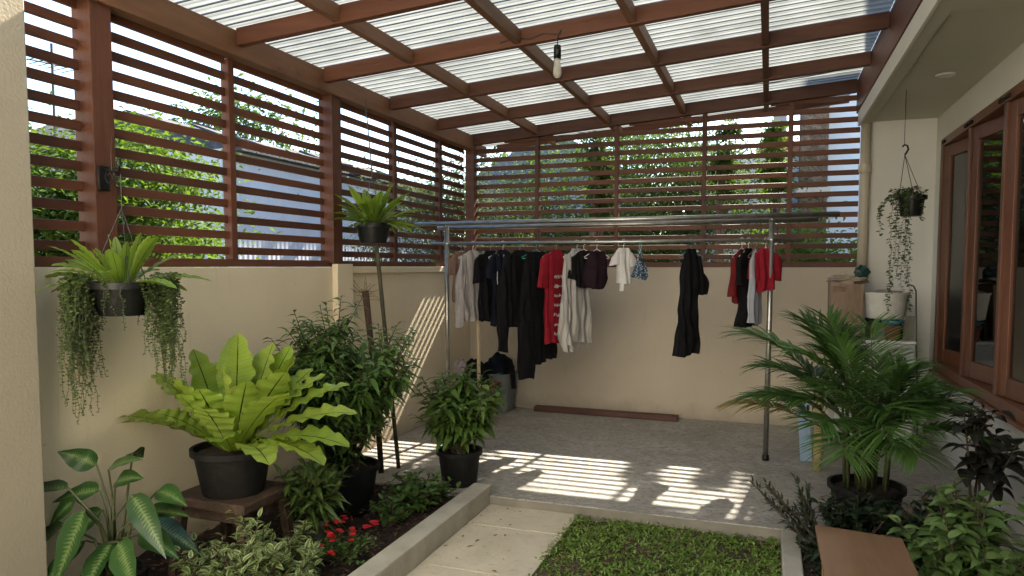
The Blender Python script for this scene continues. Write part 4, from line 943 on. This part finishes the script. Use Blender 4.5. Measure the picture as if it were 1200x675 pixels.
Ls=np.array(Ls); b.blades(Bs,Ds,Ls,Ls*.85,.2,3,'ovate',.1,rs.uniform(-.6,.6,len(Ls)))
b.build('foliage',m_leaf('ivy_leaf',(.03,.06,.018),(.10,.14,.05),.22,.4),t); s2.build('trailing_stems',M_stem,t)

# ------------------------------------------------------------------ corner clutter
t=thing('washing_machine',(.88,7.05,0),'old white washing machine standing in the back right corner','washing machine')
MB().box(.56,1.17,6.75,7.36,.02,.90).build('body',m_plain('white_enamel',(.55,.55,.53),.35),t,bevel=.015)
MB().box(.555,1.175,6.745,7.365,.903,.93).build('lid',m_plain('white_lid',(.60,.60,.58),.35),t,bevel=.008)
MB().box(.57,1.16,6.735,6.749,.78,.89).build('control_panel',m_plain('grey_panel',(.3,.31,.32),.4),t)
MB().tube([(.80,6.733,.835),(.80,6.715,.835)],.025,16).build('knob',M_steel,t)
t=thing('cardboard_box',(.66,6.98,.93),'tall brown cardboard box on the washing machine, left of the white tub','box')
CB=m_noise('cardboard',(.20,.135,.095),(.30,.215,.155),5,.9,.5,30,stretch=(3,3,.6),c3=(.13,.085,.06),bd=.01)
MB().prism([(.52,.932),(.775,.932),(.785,1.40),(.51,1.42)],'y',6.88,7.14).build('carton',CB,t,bevel=.006)
MB().obox((.58,6.86,1.36),(.10,.06,.006),(R(-55),0,0)).build('flap',CB,t); 
b=MB(); V=[];nx,nz=14,10
for j in range(nz):
    for i in range(nx):
        f=j/(nz-1); V.append((.49+.32*i/(nx-1),6.87-.012*math.sin(i*1.3+j)-.02*f+ (.3*(1-f)*0),1.44-.09*f+.012*math.sin(i*1.9)))
b.add(V,[(j*nx+i,j*nx+i+1,(j+1)*nx+i+1,(j+1)*nx+i) for j in range(nz-1) for i in range(nx-1)])
b2=heap((.65,7.0,1.435),.16,.12,.04,31,.3)
tag(b2.build('folded_cloth',m_cloth('beige_rag',(.42,.36,.27),(.30,.25,.19)),smooth=True,sub=1),'crumpled beige rag laid over the brown cardboard box','cloth')
b=heap((.765,6.96,1.50),.06,.05,.055,17,.3); tag(b.build('plastic_bag',m_noise('teal_plastic',(.012,.04,.034),(.03,.07,.06),14,.35,.5,30),smooth=True,sub=1),'dark teal knotted plastic bag on top of the rag','bag')
# stool upturned style black stool with pot beneath, white tub on it
t=thing('plastic_stool',(.98,6.96,.93),'black plastic stool on the washing machine holding the white tub','stool')
MB().box(.82,1.09,6.85,7.10,1.075,1.10).build('seat',M_blackmat,t,bevel=.006)
for sx,sy in ((-1,-1),(1,-1),(1,1),(-1,1)):
    MB().obox((.955+sx*.11,6.975+sy*.10,1.002),(.04,.035,.145),(R(-6*sy),R(6*sx)*-1,0)).build('leg',M_blackmat,t)
t=thing('plastic_tub',(.96,6.97,1.10),'white plastic wash tub stacked on the black stool','tub')
pr=[(0,0),(.135,0),(.15,.01),(.178,.215),(.19,.215),(.19,.23),(.172,.23),(.142,.015)]
MB().lathe((.965,6.965,1.102),pr,30).build('tub_body',m_noise('white_plastic',(.50,.49,.44),(.62,.61,.56),8,.45,.2,30,c3=(.36,.34,.28)),t,smooth=False,bevel=0)
b=heap((.95,6.96,1.315),.13,.13,.035,12,.3); tag(b.build('rag',m_cloth('grey_rag',(.38,.36,.32)),smooth=True,sub=1),'grey rag heaped inside the white tub','cloth')
t=MB().lathe((1.0,6.80,1.07),[(0,0),(.05,.0),(.085,.03),(.09,.03),(.055,-.006),(0,-.006)],22); tag(t.build('plastic_dish',m_plain('blue_plastic',(.03,.22,.30),.4),smooth=True),'shallow blue dish in front of the black stool','dish')
t=MB().lathe((1.0,6.80,.932),[(0,0),(.05,0),(.072,.11),(.078,.11),(.078,.13),(.06,.13)],22); tag(t.build('clay_pot',m_noise('terracotta',(.10,.035,.024),(.14,.05,.035),8,.8,.2)),'small terracotta pot under the blue dish','pot')
tag(MB().obox((1.13,6.86,1.035),(.085,.018,.20),(R(4),0,0)).build('board_offcut',m_noise('grey_board',(.14,.13,.11),(.22,.20,.17),9,.85,.4,stretch=(4,4,.5))),'grey weathered board offcut leaning beside the stool','board')
tag(MB().tube([(1.20,6.70,0),(1.165,6.80,1.35),(1.15,6.82,1.39),(1.125,6.83,1.40)],.006,6).build('metal_rod',M_wire),'thin dark metal rod leaning beside the washing machine','rod')
tag(MB().obox((.30,6.15,.23),(.09,.015,.46),(R(-7),R(-4),0)).build('plastic_board',m_plain('pale_blue_plastic',(.22,.32,.45),.5),bevel=.004),'pale blue plastic panel standing behind the palm','panel')
b=MB(); b.tube([(.375,5.85,.0),(.385,5.88,.16),(.39,5.95,.36),(.385,6.0,.58)],[.030,.034,.030,.033],12); tag(b.build('rolled_mat',m_noise('straw_mat',(.28,.22,.10),(.45,.36,.18),30,.9,.8,80,bd=.01),smooth=True),'rolled straw mat standing beside the pale blue panel','mat')

# ------------------------------------------------------------------ outside: trees, bushes, neighbours
L_t1=m_leaf('tree_leaf_bright',(.055,.105,.018),(.12,.19,.035),.40,.75,spec=.1,tc=(1.1,1.1,.4))
L_t2=m_leaf('tree_leaf_mid',(.035,.07,.018),(.09,.14,.038),.36,.75,spec=.1,tc=(1.1,1.1,.5))
L_t3=m_leaf('tree_leaf_grey',(.045,.065,.03),(.10,.125,.065),.3,.8,spec=.1)
M_bark=m_noise('bark',(.08,.06,.045),(.16,.13,.10),12,.9,.8,40,stretch=(1,1,.3),bd=.02)
def tree(name,label,c,H,Rc,zc,leaves,LL,mat,seed,rz=None,nb=26,cat='tree',lw=.45,grp='trees and shrubs beyond the slatted screens',clump=.24):
    t=thing(name,c,label,cat,grp); rs=np.random.RandomState(seed); tr=MB()
    top=np.array([c[0]+rs.uniform(-.1,.1),c[1]+rs.uniform(-.1,.1),c[2]+H*.9]); base=np.array(c,float)
    P=[tuple(base*(1-f)+top*f+np.array([rs.normal()*.03,rs.normal()*.03,0])) for f in np.linspace(0,1,7)]
    tr.tube(P,[.085*H/3,.07*H/3,.06*H/3,.045*H/3,.035*H/3,.02*H/3,.008],8); tr.m=0
    rz=rz or Rc; Bs=[];Ds=[]; cen=np.array([c[0],c[1],c[2]+zc])
    per=leaves//nb
    for k in range(nb):
        v=rs.normal(size=3); v/=np.linalg.norm(v); v*=np.array([Rc,Rc,rz])*rs.uniform(.35,1.0); e=cen+v
        s0=base*(1-(f:=rs.uniform(.35,.85)))+top*f
        m=(s0+e)/2+np.array([0,0,-.05]); tr.tube([tuple(s0),tuple(m),tuple(e)],[.018,.011,.004],5,False)
        n=per; off=rs.normal(size=(n,3))*clump*np.array([1,1,.75])*Rc*rs.uniform(.7,1.2)
        Bs.append(e+off); d=rs.normal(size=(n,3)); d[:,2]=d[:,2]*.5-.1; d+=off/np.linalg.norm(off,axis=1,keepdims=True)*.6; Ds.append(d)
    tr.build('trunk',M_bark,t,smooth=True)
    B=np.concatenate(Bs);D=np.concatenate(Ds); n=len(B)
    b=MB(); b.blades(B,D,LL*rs.uniform(.6,1.2,n),LL*lw*rs.uniform(.8,1.2,n),.3,2,'ovate',.12,rs.uniform(-.9,.9,n)); b.build('crown',mat,t)
    return t
G0=-.3
tree('leafy_tree','bright yellow-green tree close outside the left screen behind the hanging basket',(-5.4,4.75,G0),3.1,.85,2.15,17000,.075,L_t1,1,rz=.95,nb=50)
tree('leafy_tree','bright green tree at the far left seen through the first screen bay',(-6.0,3.7,G0),3.2,.9,2.15,14000,.075,L_t2,2,rz=1.1,nb=30)
tree('leafy_tree','small bright green tree in front of the blue grey shed',(-5.9,5.95,G0),2.3,.55,1.75,8000,.07,L_t1,3,rz=.75,nb=22)
tree('hedge_shrub','grey green shrub outside the back left corner of the screens',(-4.3,9.2,G0),3.2,1.1,2.3,14000,.065,L_t3,4,rz=1.2,nb=34,cat='shrub')
tree('hedge_shrub','green shrub behind the back screen left of the grey roof',(-3.1,10.4,G0),3.6,1.1,2.4,13000,.075,L_t2,5,rz=1.3,nb=34,cat='shrub')
tree('hedge_shrub','bushy green shrub low behind the middle of the back screen',(-2.1,10.2,G0),2.5,1.05,1.7,12000,.07,L_t2,6,rz=.9,nb=28,cat='shrub')
tree('leafy_tree','taller green tree behind the back screen right of the middle',(-1.05,10.6,G0),4.2,1.15,2.9,16000,.075,L_t2,7,rz=1.25,nb=38)
tree('hedge_shrub','bright shrub low behind the back screen on the right',(.35,9.8,G0),2.3,.95,1.75,9500,.085,L_t1,8,rz=.75,nb=26,cat='shrub')
tree('leafy_tree','thin open tree top standing against the sky behind the back screen',(-2.3,12.5,G0),4.6,1.2,3.9,7000,.075,L_t2,9,rz=.8,nb=30)
tree('leafy_tree','dark green tree rising beyond the shed roof on the left',(-9.5,11.5,G0),5.2,1.3,4.4,3500,.14,L_t2,10,rz=.9,nb=26)
tree('slim_tree','leftmost slim leafy tree just outside the back screen, above the plum top',(-1.98,8.75,G0),3.8,.17,3.0,3200,.07,L_t2,21,rz=.85,nb=14,clump=.5)
tree('slim_tree','slimmest leafy tree just outside the back screen, right of the lone black dress',(-.52,8.75,G0),3.8,.11,3.0,2200,.07,L_t2,22,rz=.85,nb=10,clump=.5)
tree('slim_tree','slim leafy tree just outside the back screen near the right rack post',(.06,8.75,G0),3.7,.12,3.0,2400,.07,L_t1,23,rz=.8,nb=14,clump=.5)
rs=np.random.RandomState(50); N=36000
x=rs.uniform(-13,-.2,N); x[:9000]=rs.uniform(-3.6,-.2,9000); top=3.5+.7*np.sin(x*1.1+1)+.35*np.sin(x*2.9)+.2*np.sin(x*7.1); top=np.where((x>-5.4)&(x<-3.4),np.minimum(top,3.4),top+.2)
yy=14.0+rs.rand(N)*1.4+.4*np.sin(x*3); z=G0+(top-G0)*rs.rand(N)**.8+rs.normal(size=N)*.12
d=rs.normal(size=(N,3)); d[:,2]=d[:,2]*.5-.15; d[:,1]-=.4
b=MB(); b.blades(np.stack([x,yy,z],1),d,.13*rs.uniform(.6,1.2,N),.065*rs.uniform(.8,1.2,N),.3,2,'ovate',.12,rs.uniform(-.9,.9,N))
o=b.build('distant_trees',L_t2); o['kind']='stuff'
# neighbour buildings
M_bluew=NT('corrugated_wall'); q=M_bluew
w=q.n('ShaderNodeTexWave'); w.inputs['Scale'].default_value=3.2; w.bands_direction='Y'; q.l(q.coord(),w.inputs['Vector'])
n=q.noise(2,6,q.coord((1,1,.4)))
M_bluew=q.done(q.prin(q.ramp(n.outputs[0],[(.3,(.46,.475,.51)),(.7,(.54,.555,.59))]),.7,.0,.3,w.outputs[1],.3,.012))
M_roofd=m_noise('old_roof_tiles',(.05,.05,.055),(.10,.10,.10),10,.9,.9,30,bd=.05)
M_pla=m_noise('grey_plaster',(.32,.31,.29),(.42,.41,.39),3,.9,.3,30,c3=(.2,.19,.18))
t=thing('shed',(-8,9.5,G0),'blue grey corrugated shed with a dark untidy tiled roof beyond the left screen','shed')
MB().box(-9.0,-6.6,7.5,13.5,G0,3.058).build('wall',M_bluew,t)
b=MB(); b.prism([(-6.45,3.06),(-6.45,3.13),(-8.4,3.72),(-9.9,3.13),(-9.9,3.06)],'y',7.7,13.8); b.build('roof',M_roofd,t)
rs2=random.Random(9)
for i in range(12):
    f=rs2.random(); MB().obox((-6.5-1.6*f,rs2.uniform(8.2,13.5),3.17+.50*f),(rs2.uniform(.2,.6),rs2.uniform(.2,.7),rs2.uniform(.02,.05)),(rs2.uniform(-.06,.06),R(17)+rs2.uniform(-.05,.15),rs2.uniform(-.3,.3))).build('loose_sheet',M_roofd,t)
t=thing('house',(-9.6,8.2,G0),'small grey plastered house with a gabled roof left of the shed','house')
MB().box(-10.6,-8.9,7.4,9.6,G0,3.25).build('wall',M_pla,t)
MB().prism([(7.3,3.2),(9.7,3.2),(8.5,3.85)],'x',-10.8,-8.75).build('roof',M_roofd,t)
t=thing('antenna',(-9.0,7.15,0),'thin television antenna mast above the left trees','antenna')
MB().tube([(-9.3,7.35,-.3),(-9.3,7.35,4.6)],.018,6).build('mast',M_wire,t)
b=MB(); b.tube([(-9.3,7.0,4.3),(-9.3,7.7,4.35)],.012,5)
for i in range(6): b.tube([(-9.5,7.05+i*.12,4.3),(-9.1,7.05+i*.12,4.33)],.007,4)
b.build('elements',M_wire,t)
t=thing('house',(-4.3,15.5,G0),'far grey roofed white house seen between the trees behind the back screen','house')
MB().box(-6.0,-2.6,14.5,17.5,G0,3.3).build('wall',m_plain('blue_white_wall',(.42,.46,.54),.8),t)
MB().prism([(-6.3,3.25),(-2.3,3.25),(-4.2,4.35)],'y',14.2,17.8).build('roof',m_plain('slate',(.14,.15,.17),.8),t)
t=thing('house',(.2,12.6,G0),'white walled house with a red tiled gable behind the right of the screen','house')
MB().box(-1.2,.55,12.2,15,G0,3.3).build('wall',m_plain('white_wall',(.50,.52,.58),.8),t)
MB().prism([(-.25,3.32),(.5,3.32),(.12,3.72)],'y',12.1,14.9).build('roof',m_noise('red_tiles',(.25,.09,.06),(.38,.16,.11),14,.9,.6,30,bd=.03),t)
t=thing('chimney_stack',(.1,12.9,G0),'square grey chimney post rising above the red gable','chimney')
MB().box(.02,.24,13.2,13.45,3.3,4.9).build('shaft',M_pla,t); MB().box(-.02,.28,13.16,13.49,4.9,4.96).build('cap',M_pla,t)
t=thing('stone_pier',(.6,12.0,G0),'rough brown stone pier against the pale blue building','pier')
M_stone=m_noise('rough_stone',(.06,.045,.035),(.17,.13,.10),9,.95,1.,20,bd=.06)
MB().box(.40,.79,11.6,12.0,G0,5.2).build('shaft',M_stone,t,bevel=.02); MB().box(.36,.83,11.56,12.04,2.6,2.72).build('band',M_pla,t)
t=thing('tall_house',(2.4,12.5,G0),'tall pale blue rendered building behind the right end of the screen','building')
MB().box(.80,4.5,12.0,16,G0,7.5).build('wall',m_noise('pale_blue_render',(.36,.44,.55),(.42,.50,.60),2,.85,.2),t)
b=MB(); b.box(1.6,2.3,11.985,12.0,3.6,4.6); b.build('window',M_glass,t)
# low boundary wall beyond, keeps the far ground out of sight
tag(MB().box(-14,8,19,19.2,G0,2.4).build('boundary_wall',M_pla),'long low grey boundary wall beyond the back gardens','wall')

# ------------------------------------------------------------------ light
world=bpy.data.worlds.new('World'); sc.world=world; world.use_nodes=True
wt=world.node_tree; sky=wt.nodes.new('ShaderNodeTexSky'); sky.sky_type='NISHITA'; sky.sun_disc=False
S=Vector((.11,1.,.88)).normalized(); elev=math.asin(S.z)
sky.sun_elevation=elev; sky.sun_rotation=math.atan2(S.x,S.y); sky.air_density=1.0; sky.dust_density=.6; sky.ozone_density=2.5
bg=wt.nodes['Background']; bg.inputs[1].default_value=.052; wt.links.new(sky.outputs[0],bg.inputs[0])
sd=bpy.data.lights.new('sun','SUN'); sd.energy=2.7; sd.angle=R(.9); sd.color=(1,.91,.77)
so=bpy.data.objects.new('sun',sd); COL.objects.link(so); so.rotation_euler=S.to_track_quat('Z','Y').to_euler()

cam=bpy.data.cameras.new('camera'); co=bpy.data.objects.new('camera',cam); COL.objects.link(co); sc.camera=co
co.location=(0,0,1.55); co.rotation_euler=(R(90-3.6),0,R(19.6)); cam.sensor_width=36; cam.lens=843/1200*36
cam.shift_y=28.5/1200; cam.clip_end=400; cam.clip_start=.05
sc.view_settings.view_transform='Standard'; sc.view_settings.look='None'; sc.view_settings.exposure=3.5; sc.view_settings.gamma=1
sc.view_settings.use_curve_mapping=False
sc.render.engine='CYCLES'
cy=sc.cycles; cy.use_denoising=True; cy.max_bounces=10; cy.diffuse_bounces=6; cy.glossy_bounces=3; cy.transmission_bounces=6; cy.transparent_max_bounces=12
cy.sample_clamp_indirect=4.; cy.caustics_reflective=False; cy.caustics_refractive=False
